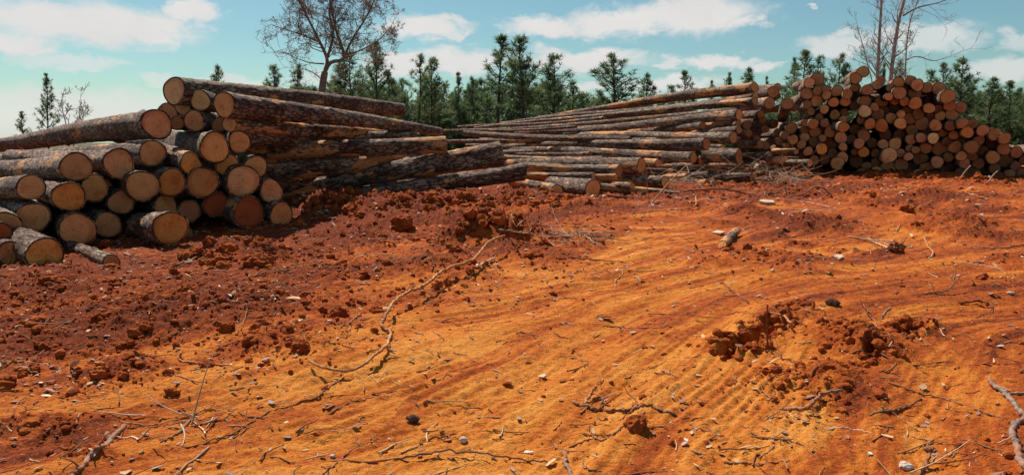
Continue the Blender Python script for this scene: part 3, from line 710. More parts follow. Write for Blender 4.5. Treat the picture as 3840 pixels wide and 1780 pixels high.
# far pile: round ends, read from four crops (scale 2.4348)
c3 = [(670,175,47,'o'),(745,142,58,'b'),(650,268,53,'o'),(745,243,42,'b'),(820,235,40,'b'),(826,287,40,'o'),(922,250,50,'o'),(1022,275,45,'b'),(740,330,56,'o'),(650,370,42,'b'),(890,353,44,'O'),(997,342,46,'O'),(687,433,36,'o'),(808,416,40,'o'),(903,462,45,'b'),(992,445,38,'d'),(757,487,38,'b'),(978,505,34,'o'),(632,538,34,'o'),(710,550,45,'O'),(810,540,40,'b'),(905,525,50,'d'),(982,577,49,'O'),(510,588,52,'b'),(630,605,40,'b'),(722,625,52,'b'),(870,618,60,'b'),(452,652,38,'b'),(523,692,45,'o'),(630,667,42,'o'),(790,677,33,'b'),(960,672,55,'o'),(1050,690,42,'b')]
c4 = [(398,272,38,'b'),(597,295,42,'o'),(712,275,47,'b'),(865,290,57,'b'),(980,317,39,'o'),(657,358,43,'o'),(783,338,50,'O'),(880,375,45,'d'),(975,415,52,'o'),(710,440,45,'b'),(806,430,48,'b'),(928,468,58,'o'),(462,310,32,'b'),(270,305,38,'b'),(615,405,45,'d')]
c5 = [(95,73,50,'o'),(26,130,50,'b'),(262,152,40,'b'),(227,193,40,'o'),(138,238,48,'o'),(30,216,42,'b'),(422,168,47,'o'),(537,147,43,'o'),(354,215,40,'o'),(490,225,45,'b'),(594,193,53,'o'),(680,220,50,'b'),(568,270,55,'b'),(787,222,55,'b'),(872,297,63,'o'),(430,268,57,'o'),(335,300,37,'o'),(388,340,36,'b'),(268,340,57,'b'),(475,340,44,'O'),(577,355,56,'O'),(115,343,53,'b'),(22,385,40,'d'),(118,433,56,'P'),(205,395,40,'b'),(290,430,45,'d'),(235,460,55,'b'),(395,410,52,'d'),(500,425,45,'b'),(448,460,37,'o'),(355,495,49,'o'),(525,500,52,'b'),(600,455,52,'b'),(703,407,50,'o'),(725,335,58,'d'),(795,420,50,'b'),(890,385,48,'b'),(988,395,50,'b'),(907,462,57,'o'),(805,475,45,'o'),(712,485,40,'b'),(77,512,37,'o'),(160,545,50,'O'),(268,563,56,'O'),(440,545,53,'o'),(637,540,60,'o'),(760,560,52,'o'),(25,595,48,'d'),(897,565,48,'b'),(1003,537,47,'o'),(1098,548,46,'o'),(105,652,54,'b'),(305,650,52,'d'),(430,650,53,'d'),(545,605,52,'b'),(835,623,42,'b'),(930,648,41,'o'),(1050,625,52,'O'),(1192,610,54,'o'),(1300,640,58,'o'),(1395,680,52,'b'),(542,685,50,'o'),(633,672,48,'o'),(742,680,50,'P'),(1155,697,46,'b'),(680,620,34,'d')]
c6 = [(64,288,47,'o'),(22,367,30,'o'),(103,370,47,'O'),(180,283,45,'d'),(212,375,39,'b'),(282,297,48,'o'),(395,293,57,'o'),(333,397,70,'P'),(443,377,40,'o'),(512,410,38,'o'),(527,333,38,'o'),(580,345,35,'b'),(675,330,50,'b'),(800,340,68,'b'),(625,425,62,'b'),(942,318,55,'b'),(878,412,44,'b'),(995,400,46,'o'),(1097,408,44,'b'),(1090,318,62,'b'),(1190,360,50,'d'),(1265,295,45,'d'),(1280,415,58,'b'),(1385,338,56,'b'),(1497,367,52,'b'),(1400,440,62,'d'),(775,457,54,'b'),(892,492,45,'d'),(1030,468,46,'b'),(870,265,48,'d'),(985,270,45,'d'),(40,455,55,'d'),(140,500,50,'b'),(450,480,60,'b'),(330,507,65,'b'),(220,460,45,'d'),(95,560,55,'b'),(220,555,60,'b'),(425,575,50,'d'),(505,567,35,'b'),(685,515,62,'b'),(600,575,55,'b'),(820,540,48,'d'),(885,590,36,'b'),(1000,565,58,'d'),(1110,530,55,'d'),(1200,565,55,'d'),(1305,520,50,'d'),(1440,565,44,'b'),(1560,560,50,'d'),(1490,500,48,'d'),(1150,470,50,'d'),(1320,580,45,'d'),(1570,440,44,'d'),(550,505,50,'d'),(740,590,40,'d')]
Cs = []
for lst, ox, oy in ((c3, 2760, 240), (c4, 2760, 420), (c5, 3196, 240), (c6, 3196, 420)):
    for (x, y, r, tn) in lst: Cs.append((ox + x / 2.4348, oy + y / 2.4348, r / 2.4348, tn))
extra = [(3880, 560, 19, 'b'), (3900, 610, 21, 'b'), (3860, 650, 20, 'd'), (3925, 655, 20, 'b'), (3950, 610, 20, 'b')]
Cs += extra
ORD = ['first','second','third','fourth','fifth','sixth','seventh','eighth','ninth','tenth','eleventh','twelfth','thirteenth','fourteenth','fifteenth','sixteenth','seventeenth','eighteenth','nineteenth','twentieth']
lo = max(c[1] for c in Cs)
rows = {}
for c in Cs: rows.setdefault(int((lo - c[1]) / 40.0), []).append(c)
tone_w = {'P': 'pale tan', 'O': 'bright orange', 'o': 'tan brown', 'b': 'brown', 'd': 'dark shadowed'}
variants = {}
for v in range(9):
    rs = np.random.default_rng(3000 + v)
    nt = None if v % 3 else (rs.uniform(0, 6.28), rs.uniform(0.0, .5), rs.uniform(.15, .4))
    variants[v] = log_meshes(5.0, 0.11, 0.085, 3000 + v, 28, 70, 0.004, nt, 0.05)
ci = 0
for rk in sorted(rows):
    nrow = len(rows[rk])
    for oi, (x, y, r, tn) in enumerate(sorted(rows[rk])):
        side = f'{ORD[oi]} from its inner side' if oi < (nrow + 1) // 2 else f'{ORD[nrow - 1 - oi]} from its tail side'
        rs = np.random.default_rng(5000 + ci); ci += 1
        u = (x - 2900) / 940
        up = (690 - y) / 100.0
        d = 16.9 - 1.3 * u + 0.10 * up + {'P': -.25, 'O': -.12, 'o': 0, 'b': .18, 'd': .42}[tn] + rs.normal(0, .13)
        P0 = at(x, y, d); R0 = r / F * d
        va = math.degrees(math.atan((x - CX) / F)); a = R(14 + (va - 18) * .62 + rs.uniform(-4, 4)); dirv = np.array([math.sin(a), math.cos(a), rs.uniform(-.03, .035)])
        size = 'small' if r < 17 else ('medium' if r < 21.5 else 'large')
        lab = f'{size} {tone_w[tn]} log end, far pile, {ORD[rk]} row up, {side}'
        body, cap = variants[int(rs.integers(0, 9))]
        o = bpy.data.objects.new('log', body); COL.objects.link(o)
        if not body.materials: body.materials.append(M_BARK); body.materials.append(M_END)
        if not cap.materials: cap.materials.append(M_END)
        s = R0 / 0.112
        o.location = P0; o.scale = (1, s, s * rs.uniform(.93, 1.05)); o.rotation_mode = 'QUATERNION'
        o.rotation_quaternion = frame(P0, P0 + dirv, 0) @ Quaternion((1, 0, 0), rs.uniform(0, 6.28))
        tag(o, lab, 'log', G_C)
        e = bpy.data.objects.new('cut_end', cap); COL.objects.link(e); e.parent = o; e.color = tuple(np.clip(np.array(jitter(tn, rs)) * rs.uniform(.85, 1.25), 0, 1)); o.color = (*e.color[:3], rs.uniform(.6, 1))
# the log leaning up in the gap beside the far pile
P0 = at(2952, 389, 16.6); make_log('leaning dark log standing up in the gap beside the far pile', P0, P0 + np.array([.55, 1.9, -.25]), 21 / F * 16.6, .10, 'b', None, 30, 60, .004)

# ------------------------------------------------------------------ pine trees
def rot_to(v):
    v = v / np.linalg.norm(v); a = np.array([0, 0, 1.0]) if abs(v[2]) < .9 else np.array([1.0, 0, 0])
    s = np.cross(v, a); s /= np.linalg.norm(s); return v, s, np.cross(v, s)
def tuft(bag, p, d, rs, n=9, ln=0.36, w=0.045):
    v, s, b = rot_to(d)
    ph = rs.uniform(0, 6.28, n); sp = rs.uniform(0.15, 1.0, n)
    D = v[None] * (1.1 - sp)[:, None] + (s[None] * np.cos(ph)[:, None] + b[None] * np.sin(ph)[:, None]) * sp[:, None]
    D /= np.linalg.norm(D, axis=1, keepdims=True)
    l = ln * rs.uniform(.7, 1.15, n)
    Wd = np.cross(D, rs.normal(size=(n, 3))); Wd /= np.linalg.norm(Wd, axis=1, keepdims=True)
    base = p[None] + D * 0.03
    A_ = base - Wd * w * .5; B_ = base + Wd * w * .5; C_ = base + D * l[:, None] + Wd * w * .12; E_ = base + D * l[:, None] - Wd * w * .12
    V = np.stack([A_, B_, C_, E_], 1).reshape(-1, 3)
    bag.add(V, np.arange(4 * n).reshape(n, 4))
def pine(seed, hgt=10.0, cb=0.35, wid=1.5, dens=1.0, top_open=0.5, tn=9):
    rs = np.random.default_rng(seed)
    T_ = Bag(); C_ = Bag()
    z = np.linspace(-0.6, hgt, 22); wx = 0.10 * np.cumsum(rs.normal(0, .28, 22)) ; wy = 0.10 * np.cumsum(rs.normal(0, .28, 22))
    tr = np.interp(z, [-.6, 0, hgt * .6, hgt], [.19, .15, .075, .012]) * hgt / 10
    pts = np.stack([wx - wx[1], wy - wy[1], z], 1); T_.add(*tube(pts, tr, 7))
    zc = cb * hgt
    while zc < hgt * 0.99:
        f = (zc - cb * hgt) / (hgt * (1 - cb))
        nb = int(rs.integers(3, 6) * dens + 0.5)
        prof = (0.45 + 0.75 * min(f / .3, 1)) * (1 - f) ** 0.75 + 0.10
        for _ in range(nb):
            if rs.random() < 0.12: continue
            a = rs.uniform(0, 6.283); ln = wid * prof * rs.uniform(.55, 1.18)
            el = R(rs.uniform(5, 30) + 40 * f)
            d = np.array([math.cos(a) * math.cos(el), math.sin(a) * math.cos(el), math.sin(el)])
            p0 = np.array([np.interp(zc, z, pts[:, 0]), np.interp(zc, z, pts[:, 1]), zc + rs.uniform(-.1, .1)])
            t = np.linspace(0, 1, 5)[:, None]
            bp = p0 + d * ln * t + np.array([0, 0, 1]) * (ln * .22 * t ** 2.2) + rs.normal(0, .03, (5, 3)) * t
            T_.add(*tube(bp, np.linspace(.028, .010, 5) * (0.6 + .5 * ln), 4))
            ns = max(3, int(ln * 4.7 * dens))
            for q in range(ns):
                tt = rs.uniform(.35, 1.0) if q else 1.0
                pp = bp[0] + (bp[-1] - bp[0]) * tt + np.array([0, 0, -ln * .22 * (tt - tt ** 2.2)])
                side = rs.normal(0, 1, 3) * np.array([1, 1, .45]); sl = ln * .22 * rs.uniform(.3, 1.2) * (1.2 - tt * .6)
                pe = pp + (d * .5 + side * .6) * sl + np.array([0, 0, .08])
                T_.add(*tube(np.array([pp, (pp + pe) / 2, pe]), np.array([.012, .010, .008]), 3))
                dd = d * .6 + side * .3 + np.array([0, 0, .75])
                tuft(C_, pe, dd, rs, tn)
                if rs.random() < .6: tuft(C_, (pp + pe) / 2, dd + rs.normal(0, .4, 3), rs, tn - 2)
        zc += hgt * rs.uniform(.028, .05)
    tuft(C_, pts[-1], np.array([0, 0, 1.0]), rs, 12, .35)
    return T_.mesh('trunk', True), C_.mesh('crown', False)
PINES = [pine(11, 10, .42, 1.35), pine(12, 10, .30, 1.7, 1.0), pine(13, 10, .22, 1.9, 1.1), pine(14, 10, .5, 1.2), pine(15, 10, .15, 1.5, .95), pine(16, 10, .36, 1.6, 1.15)]
for a, b in PINES: a.materials.append(M_TRUNK); b.materials.append(M_NEEDLE)
def place_pine(top, d, var, hw, label, rot):
    p = at(top[0], top[1], d); zg = h1(p[0], d)
    hgt = p[2] - zg
    r = bpy.data.objects.new('pine_tree', None); COL.objects.link(r); r.empty_display_size = .3
    r.location = (p[0], d, zg); r.rotation_euler = (.035 * math.sin(rot * 5), .035 * math.cos(rot * 3), rot)
    wm = {0: 1.35, 1: 1.7, 2: 1.9, 3: 1.2, 4: 1.5, 5: 1.6}[var]
    sx = (hw / F * d) / (wm * .75); sz = hgt / 10.0
    r.scale = (sx, sx, sz)
    tag(r, label, 'tree', 'pine trees behind the log piles')
    for nm, me in zip(('trunk', 'crown'), PINES[var]):
        o = bpy.data.objects.new(nm, me); COL.objects.link(o); o.parent = r
TREES = [
 (161, 283, 30, 44, 4, 'dark narrow pine rising alone beside leafless saplings, taller of two'),
 (83, 422, 25, 50, 4, 'small pine standing apart, shorter neighbour of the dark narrow pine'),
 (810, 253, 42, 55, 1, 'pine top peeking over the topmost long log'),
 (1037, 258, 55, 55, 2, 'bushy pine top just before the big leafless tree, over the logs'),
 (1112, 250, 45, 58, 4, 'pointed pine half hidden behind the low twigs of the big leafless tree'),
 (1301, 210, 85, 52, 2, 'wide dense pine right behind the trunk of the big leafless tree'),
 (1400, 160, 62, 48, 1, 'tall open-crowned pine beside the outer twigs of the big leafless tree'),
 (1475, 285, 36, 58, 0, 'short slim pine beside the tall open-crowned one'),
 (1566, 212, 42, 46, 3, 'slim pine with long bare trunk, first of a close pair'),
 (1612, 225, 50, 47, 5, 'fuller pine of the close pair above the end of the long logs'),
 (1680, 325, 42, 56, 2, 'low rounded pine between the close pair and a spire-topped one'),
 (1717, 280, 26, 55, 4, 'slender spire-topped pine in the low part of the wood'),
 (1775, 295, 38, 57, 1, 'small pine just left of the two tallest pines'),
 (1862, 148, 62, 46, 0, 'first of the two tallest pines, airy with a tufted round top'),
 (1972, 146, 70, 44, 5, 'second of the two tallest pines, dense dark top'),
 (2070, 220, 76, 48, 2, 'broad pine leaning on the tallest dense one, one step lower'),
 (2150, 315, 42, 56, 4, 'short pine at the open gap after the tall clump'),
 (2297, 208, 88, 46, 1, 'broad dark pine standing alone over the middle pile'),
 (2435, 283, 46, 52, 1, 'compact dark pine over the slope of the middle pile'),
 (2508, 330, 40, 56, 2, 'low pine top barely showing over the middle pile'),
 (2588, 278, 40, 54, 0, 'round-topped pine crown over the upper middle pile'),
 (2655, 310, 22, 58, 4, 'tiny pine tip beside the round-topped crown'),
 (2738, 280, 30, 55, 4, 'small pointed pine above the topmost middle-pile log'),
 (2812, 262, 46, 54, 1, 'pine crown directly over the end of the topmost middle-pile log'),
 (2885, 295, 15, 60, 4, 'sprig-sized pine tip over the gap between piles'),
 (3012, 205, 52, 40, 0, 'tall thin-trunked pine in the gap beside the far pile'),
 (2972, 225, 34, 42, 4, 'forked pine companion of the thin-trunked one in the gap'),
 (2950, 330, 70, 44, 2, 'low bushy pine filling the gap beside the far pile'),
 (3077, 217, 30, 48, 3, 'small pine top above the inner corner of the far pile'),
 (3140, 210, 56, 46, 1, 'wide-armed pine over the notch in the far pile'),
 (3310, 245, 26, 50, 4, 'little pine between the two leafless tall trunks'),
 (3390, 240, 48, 48, 1, 'pine crown right behind the thin third leafless trunk'),
 (3480, 275, 44, 50, 2, 'low pine shoulder over the highest round logs'),
 (3552, 250, 40, 48, 0, 'airy pine just before the tall pointed one at the far pile slope'),
 (3600, 228, 56, 46, 5, 'tall pointed pine where the far pile starts to slope down'),
 (3660, 330, 50, 50, 2, 'dense pine below the tall pointed one'),
 (3720, 298, 58, 48, 1, 'mid-height pine over the sloping end of the far pile'),
 (3795, 315, 48, 50, 0, 'pine last but one along the far pile slope'),
 (3850, 335, 50, 48, 5, 'pine cut by the photo edge at the tail of the far pile'),
]
for i, (x, y, hw, d, v, lab) in enumerate(TREES): place_pine((x, y), d, v, hw, lab, (i * 2.4) % 6.28)

# the wood behind, one mass
def build_wood():
    rs = np.random.default_rng(77)
    protos = [pine(31, 8, .08, 1.9, .9, tn=7), pine(32, 8, .15, 1.6, .9, tn=7), pine(33, 8, .05, 2.1, .85, tn=7)]
    arr = []
    for tr, cr in protos:
        out = []
        for me in (tr, cr):
            v = np.empty(len(me.vertices) * 3, np.float32); me.vertices.foreach_get('co', v)
            out.append(v.reshape(-1, 3))
        fq = np.empty(len(cr.loops), np.int32); cr.loops.foreach_get('vertex_index', fq)
        ft = np.empty(len(tr.loops), np.int32); tr.loops.foreach_get('vertex_index', ft)
        arr.append((out[0], ft.reshape(-1, 4), out[1], fq.reshape(-1, 4)))
    bt, bc = Bag(), Bag()
    for k in range(340):
        sx = rs.uniform(980, 4100); d = rs.uniform(52, 80)
        ty = np.interp(sx, [980, 1100, 1250, 2000, 2300, 2500, 2900, 3100, 3400, 3650, 4100], [400, 370, 360, 350, 400, 425, 400, 380, 380, 370, 380]) + rs.uniform(-45, 70)
        p = at(sx, ty, d); zg = h1(p[0], d); hg = p[2] - zg
        tr, ft, cr, fc = arr[int(rs.integers(0, 3))]
        s = hg / 8.0; sw = rs.uniform(.75, 1.05); a = rs.uniform(0, 6.28)
        M_ = np.array([[math.cos(a) * sw, -math.sin(a) * sw, 0], [math.sin(a) * sw, math.cos(a) * sw, 0], [0, 0, s]])
        o = np.array([p[0], d, zg])
        bt.add(tr @ M_.T + o, ft); bc.add(cr @ M_.T + o, fc)
    w = link('pine_wood', bc.mesh('pine_wood', False), M_NEEDLE); w['kind'] = 'stuff'; tag(w, 'mass of young green pines behind the log piles', 'woodland')
    l = link('pine_wood_trunks', bt.mesh('pine_wood_trunks', True), M_TRUNK, w); l['kind'] = 'stuff'
    for a, b in protos: bpy.data.meshes.remove(a); bpy.data.meshes.remove(b)
build_wood()

# ------------------------------------------------------------------ leafless trees
def bare_tree(seed, limbs, rad0, depth, spread=0.55, buds=False, twig=0.012, up=0.10, shrink=.74, kids=(2, 3)):
    """limbs: list of (polyline, r0, r1) for the main structure; grows twigs from them"""
    rs = np.random.default_rng(seed); T_ = Bag(); W_ = Bag(); Bd = Bag()
    def grow(p, d, ln, r, dep):
        n = 4; pts = [p]; dd = d / np.linalg.norm(d)
        for _ in range(n):
            dd = dd + rs.normal(0, .13, 3) + np.array([0, 0, up]); dd /= np.linalg.norm(dd)
            pts.append(pts[-1] + dd * ln / n)
        pts = np.array(pts); r2 = max(twig * .7, r * .62)
        (W_).add(*tube(pts, np.linspace(r, r2, n + 1), 4 if r > .02 else 3))
        if buds and dep <= 2:
            for q in pts[1:]:
                if rs.random() < .75:
                    c = q + rs.normal(0, .04, 3); a = rs.normal(0, 1, (3, 3)) * .020
                    Bd.add(c + a, np.array([[0, 1, 2]]))
        if dep <= 0: return
        for k in range(int(rs.integers(kids[0], kids[1] + 1))):
            i = int(rs.integers(2, n + 1)) if k else n
            nd = dd * .8 + rs.normal(0, 1, 3) * spread
            grow(pts[i], nd, ln * shrink * rs.uniform(.75, 1.15), max(twig, r2 * (.85 if k == 0 else .65)), dep - 1)
    for (P_, r0, r1, every, ln, dp) in limbs:
        Q = catmull(P_, 6); rr = np.linspace(r0, r1, len(Q)); T_.add(*tube(Q, rr, 8))
        seg = np.linalg.norm(np.diff(Q, axis=0), axis=1).sum()
        nb = int(seg * every)
        for k in range(nb):
            f = (k + rs.uniform(.2, .9)) / max(nb, 1); f = 0.25 + .75 * f
            i = min(int(f * (len(Q) - 1)), len(Q) - 2); dv = Q[i + 1] - Q[i]; dv /= np.linalg.norm(dv)
            side = rs.normal(0, 1, 3); side -= dv * side.dot(dv); side /= np.linalg.norm(side)
            grow(Q[i], dv * .75 + side * rs.uniform(.6, 1.0), ln * rs.uniform(.6, 1.1) * (1.15 - .5 * f), max(twig, rr[i] * .38), dp)
        if every > 0: grow(Q[-1], Q[-1] - Q[-2], ln, max(twig, r1), dp)
    return T_, W_, Bd
def finish_tree(name, label, base, parts, mt, mw):
    r = bpy.data.objects.new(name, None); COL.objects.link(r); r.location = base; tag(r, label, 'tree')
    T_, W_, Bd = parts
    for nm, bag, m in (('trunk', T_, mt), ('crown', W_, mw), ('buds', Bd, M_BUD)):
        if bag.n == 0: continue
        for i in range(len(bag.V)): bag.V[i] = bag.V[i] - np.asarray(base)
        link(nm, bag.mesh(nm, nm != 'buds'), m, r)
def px_line(pts, d):   # pts: photo x, y, depth offset
    return [at(x, y, d + o) for x, y, o in pts]
d = 40.0; b0 = at(1208, 420, d); b0[2] = h1(b0[0], d)
limbs = [
 ([b0, *px_line([(1207, 370, 0), (1210, 320, 0), (1218, 270, 0)], d)], .20, .165, 0, 0, 0),
 (px_line([(1218, 270, 0), (1226, 220, -.3), (1190, 140, -.8), (1150, 60, -1.2), (1110, -20, -1.5)], d), .10, .03, 6.0, .82, 4),
 (px_line([(1218, 270, 0), (1240, 235, .2), (1290, 215, .5), (1262, 120, .8), (1240, 20, .9), (1225, -70, 1)], d), .11, .035, 5.5, .82, 4),
 (px_line([(1290, 215, .5), (1320, 150, .2), (1370, 70, -.2), (1410, -10, -.5)], d), .065, .025, 6.0, .78, 4),
 (px_line([(1226, 220, -.3), (1250, 130, -.2), (1235, 40, 0), (1270, -60, .3)], d), .07, .03, 5.5, .78, 4),
 (px_line([(1290, 205, .5), (1350, 190, .9), (1420, 150, 1.2), (1450, 120, 1.3)], d), .05, .02, 4.0, .7, 4),
 (px_line([(1200, 160, -.7), (1130, 130, -1.2), (1070, 110, -1.5)], d), .045, .018, 4.0, .7, 4),
 (px_line([(1215, 240, -.2), (1160, 235, -.6), (1100, 215, -1)], d), .04, .015, 3.0, .9, 3),
 (px_line([(1208, 300, 0), (1170, 270, -.6), (1120, 255, -1)], d), .03, .012, 2.6, .8, 2),
 (px_line([(1215, 330, 0), (1250, 350, -.5), (1290, 340, -.9)], d), .03, .012, 3.5, .7, 2),
 (px_line([(1206, 350, 0), (1150, 340, -.6), (1100, 345, -.9)], d), .03, .012, 3.5, .7, 2),
]
finish_tree('leafless_tree', 'big spreading leafless tree with reddish buds and forked dark trunk', b0, bare_tree(41, limbs, .2, 3, .72, True, .0085, .04), M_BARE, M_BARE)
d = 36.0
for sd, lab, tx, pts, r0, ml in ((42, 'slender leafless tree with straight pale trunk, nearer the notch of the far pile', 0, [(3288, 330), (3292, 250), (3298, 130), (3306, 0), (3312, -110)], .115, 1.4),
                             (43, 'tallest leafless tree behind the far pile, trunk leaning outward', 0, [(3338, 330), (3348, 220), (3368, 90), (3390, 0), (3412, -110)], .13, 1.5),
                             (44, 'thin third leafless tree with long low side branch, behind the far pile', 0, [(3392, 340), (3396, 240), (3402, 150), (3416, 70), (3440, 10)], .05, .9),
                             (45, 'wispy leafless sapling leaning in before the slender pale trunk', 0, [(3272, 340), (3255, 250), (3235, 170), (3218, 110)], .035, .8)):
    L = px_line([(x, y, 0) for x, y in pts], d); b = L[0].copy(); b[2] = h1(b[0], d)
    li = [([b] + L, r0 * .85, r0 * .4, 3.2, ml * .5, 3)]
    if sd == 44: li.append((px_line([(3398, 225, 0), (3440, 212, -.3), (3500, 228, -.6), (3560, 212, -.8)], d), .03, .012, 2.5, .8, 2))
    if sd == 43: li.append((px_line([(3385, 60, 0), (3440, 30, -.3), (3520, 10, -.6), (3580, -12, -.8)], d), .045, .015, 2.5, .9, 2))
    finish_tree('leafless_tree', lab, b, bare_tree(sd, li, r0, 3, .6, False, .0068, .07), M_PALEBARE, M_PALEBARE)
d = 34.0
for sd, lab, pts in ((46, 'leafless sapling beside the dark narrow pine, forked low', [(255, 500), (246, 460), (236, 420), (230, 395)]), (47, 'thinner leafless sapling sprawling over the crowning log', [(275, 500), (300, 460), (298, 430), (300, 395)])):
    L = px_line([(x, y, 0) for x, y in pts], d); b = L[0].copy(); b[2] = h1(b[0], d)
    finish_tree('leafless_sapling', lab, b, bare_tree(sd, [([b] + L, .028, .012, 4.2, .42, 3)], .03, 3, .45, False, .0095, .06), M_BARE, M_BARE)

# ------------------------------------------------------------------ sticks, roots, branches on the dirt
G_S = 'sticks and roots on the dirt'
def stick(label, pts, r0, r1, mat='tan', name='stick', sides=7, twigs=0, cat='stick', wob=0.004):
    """pts: photo x, y, height above ground"""
    r0, r1 = r0 * .66, r1 * .66
    rs = np.random.default_rng(abs(hash(label)) % 100000 if False else sum(map(ord, label)))
    W = []
    for q in pts:
        h = q[2] if len(q) > 2 else 0.0
        p = ground_px(q[0], q[1], h=h); W.append(p)
    C = catmull(W, 8)
    n = len(C); t = np.linspace(0, 1, n)
    C = C + rs.normal(0, 1, (n, 3)) * wob * np.minimum(1, 4 * t * (1 - t) + .3)[:, None]
    g = H(C[:, 0], C[:, 1]); C[:, 2] = np.maximum(C[:, 2], g + np.interp(t, [0, 1], [r0, r1]) * .1)
    rad = (r0 + (r1 - r0) * t) * (1 + rs.normal(0, .07, n)); rad[0] *= .75; rad[-1] *= .55
    B_ = Bag(); B_.add(*tube(C, rad, sides))
    # closed ends
    B_.add(np.vstack([C[0:1] - (C[1] - C[0]) * .2, tube(C[:2], rad[:2], sides)[0][:sides]]), np.stack([np.zeros(sides, int), 1 + np.arange(sides), 1 + (np.arange(sides) + 1) % sides], -1))
    for k in range(twigs):
        i = int(rs.integers(1, n - 1)); d = C[min(i + 1, n - 1)] - C[i - 1]; d /= np.linalg.norm(d) + 1e-9
        s = rs.normal(0, 1, 3); s[2] = abs(s[2]) * .5; v = d * .6 + s * .55; v /= np.linalg.norm(v)
        ln = rs.uniform(.06, .22); q = C[i] + v * ln * np.linspace(0, 1, 4)[:, None] + rs.normal(0, .006, (4, 3))
        q[:, 2] = np.maximum(q[:, 2], H(q[:, 0], q[:, 1]) + .003)
        B_.add(*tube(q, np.linspace(rad[i] * .55, .0025, 4), 5))
    o0 = C[0].copy()
    for i in range(len(B_.V)): B_.V[i] = B_.V[i] - o0
    o = link(name, B_.mesh(name, True), M_STICK[mat]); o.location = o0
    return tag(o, label, cat, G_S)
stick('long tan vine-like root arching off the rooty mound and snaking down the track', [(1893,883,.14),(1838,904,.16),(1808,935,.13),(1769,974,.1),(1672,1009,.1),(1617,1048,.1),(1579,1077,.1),(1532,1094,.1),(1485,1125,.1),(1458,1160,.08),(1439,1199,.05),(1431,1219,.02),(1465,1248,.02),(1451,1288,.03),(1416,1322,.05),(1359,1368,.05),(1297,1390,.03),(1200,1373,.05),(1156,1346,.05)], .021, .012, 'tan', 'root')
stick('short stub forking off the bend of the long vine-like root', [(1465,1252,.01),(1452,1295,.01),(1476,1316,.01)], .016, .01, 'tan', 'root')
stick('thin runner root trailing on from below the long vine-like root', [(1290,1415),(1227,1460),(1202,1482),(1086,1523),(995,1553),(899,1609),(747,1667),(621,1685)], .009, .005, 'brown', 'root')
stick('thick knobbly grey-brown branch pointing out of the bottom edge', [(470,1594),(419,1649),(374,1680),(328,1720),(303,1755),(268,1781),(240,1810)], .021, .018, 'grey', 'branch', twigs=3)
stick('short bark-flaked branch beside the thick knobbly one', [(722,1574),(682,1614),(641,1639),(601,1659)], .014, .009, 'brown', 'branch')
stick('bundle-thin twig lying crosswise over the tip of the knobbly branch', [(439,1579),(556,1594),(682,1568),(808,1536),(949,1566)], .006, .004, 'tan', 'twig', twigs=4)
stick('second thin twig nearly parallel under the crosswise one', [(470,1604),(560,1600),(700,1580),(840,1552)], .005, .003, 'brown', 'twig', twigs=2)
stick('bent light root with an upturned tip on the cloddy ground', [(682,1321,.03),(672,1344),(697,1356),(783,1364),(848,1369),(884,1364)], .013, .008, 'tan', 'root')
stick('pale wiry twig curled like a hook near the photo edge', [(2,1380),(10,1356),(76,1354),(177,1364),(222,1382),(217,1397),(187,1407)], .005, .004, 'pale', 'twig')
stick('dark curved twig standing over the wiry hooked one', [(167,1311,.02),(131,1346,.02),(136,1361)], .006, .004, 'dark', 'twig')
stick('long smooth arched stick along the bottom of the track', [(1234,1731),(1399,1732),(1542,1709,.02),(1684,1689,.03),(1815,1698,.03),(1940,1721,.01),(2054,1729)], .009, .006, 'brown', 'stick')
stick('bent twig crossing the tip of the long arched stick', [(1200,1785),(1274,1726),(1331,1681),(1377,1664)], .008, .005, 'brown', 'twig', twigs=4)
stick('small bowed stick touching the pale pebble', [(1604,1647),(1667,1635,.01),(1713,1627)], .008, .005, 'dark', 'stick')
stick('thin split twig trailing below the pale pebble', [(1713,1641),(1769,1681),(1787,1718)], .005, .004, 'tan', 'twig')
stick('slender curved twig on the smooth track, pointing at the vine root', [(1234,1553),(1331,1504),(1456,1483)], .007, .004, 'brown', 'twig')
stick('gnarled forked root lying across the track', [(2145,1507),(2202,1524),(2282,1541),(2356,1550),(2384,1533),(2424,1521),(2500,1544),(2540,1560)], .021, .012, 'brown', 'root', twigs=5, wob=.007)
stick('stubby prong rising from the gnarled forked root', [(2191,1512,.01),(2214,1476,.03),(2236,1445,.05)], .015, .013, 'tan', 'root')
stick('knotted brown branch slanting under the gnarled root', [(2419,1544,.03),(2367,1578),(2305,1624),(2254,1652),(2208,1650),(2134,1675)], .014, .007, 'brown', 'branch')
stick('thin twig joining the knotted brown branch from the side', [(2185,1627),(2240,1632),(2299,1627)], .007, .005, 'brown', 'twig')
stick('knobbly stick standing out of the bottom edge of the track', [(2114,1692),(2123,1738),(2151,1790)], .012, .012, 'grey', 'stick')
stick('short straight twig in the middle of the bright track', [(1952,1242),(2043,1265)], .008, .005, 'brown', 'twig')
stick('straight thin twig with a side bud on the upper bright track', [(2259,1222),(2340,1230),(2424,1232),(2520,1226)], .007, .004, 'brown', 'twig', twigs=2)
stick('small elbow-shaped twig near the vine root bend', [(1616,1237),(1656,1262),(1664,1282)], .006, .004, 'brown', 'twig')
stick('broken dark stick beside the dark square clod', [(1354,1171,.02),(1314,1208),(1274,1234)], .013, .008, 'brown', 'stick', twigs=1)
stick('snake-shaped smooth grey branch on the wheel-marked clay', [(2924,1535),(2994,1535),(3041,1517,.02),(3062,1493,.03),(3093,1472,.03),(3158,1462,.02)], .017, .012, 'grey', 'branch')
stick('thin twig tucked under the snake-shaped branch', [(2864,1579),(2968,1553),(3072,1522)], .007, .004, 'brown', 'twig', twigs=2)
stick('curved branch beside the snake-shaped one, tapering upward', [(3260,1558),(3332,1543),(3395,1527),(3457,1493)], .013, .007, 'brown', 'branch', twigs=2)
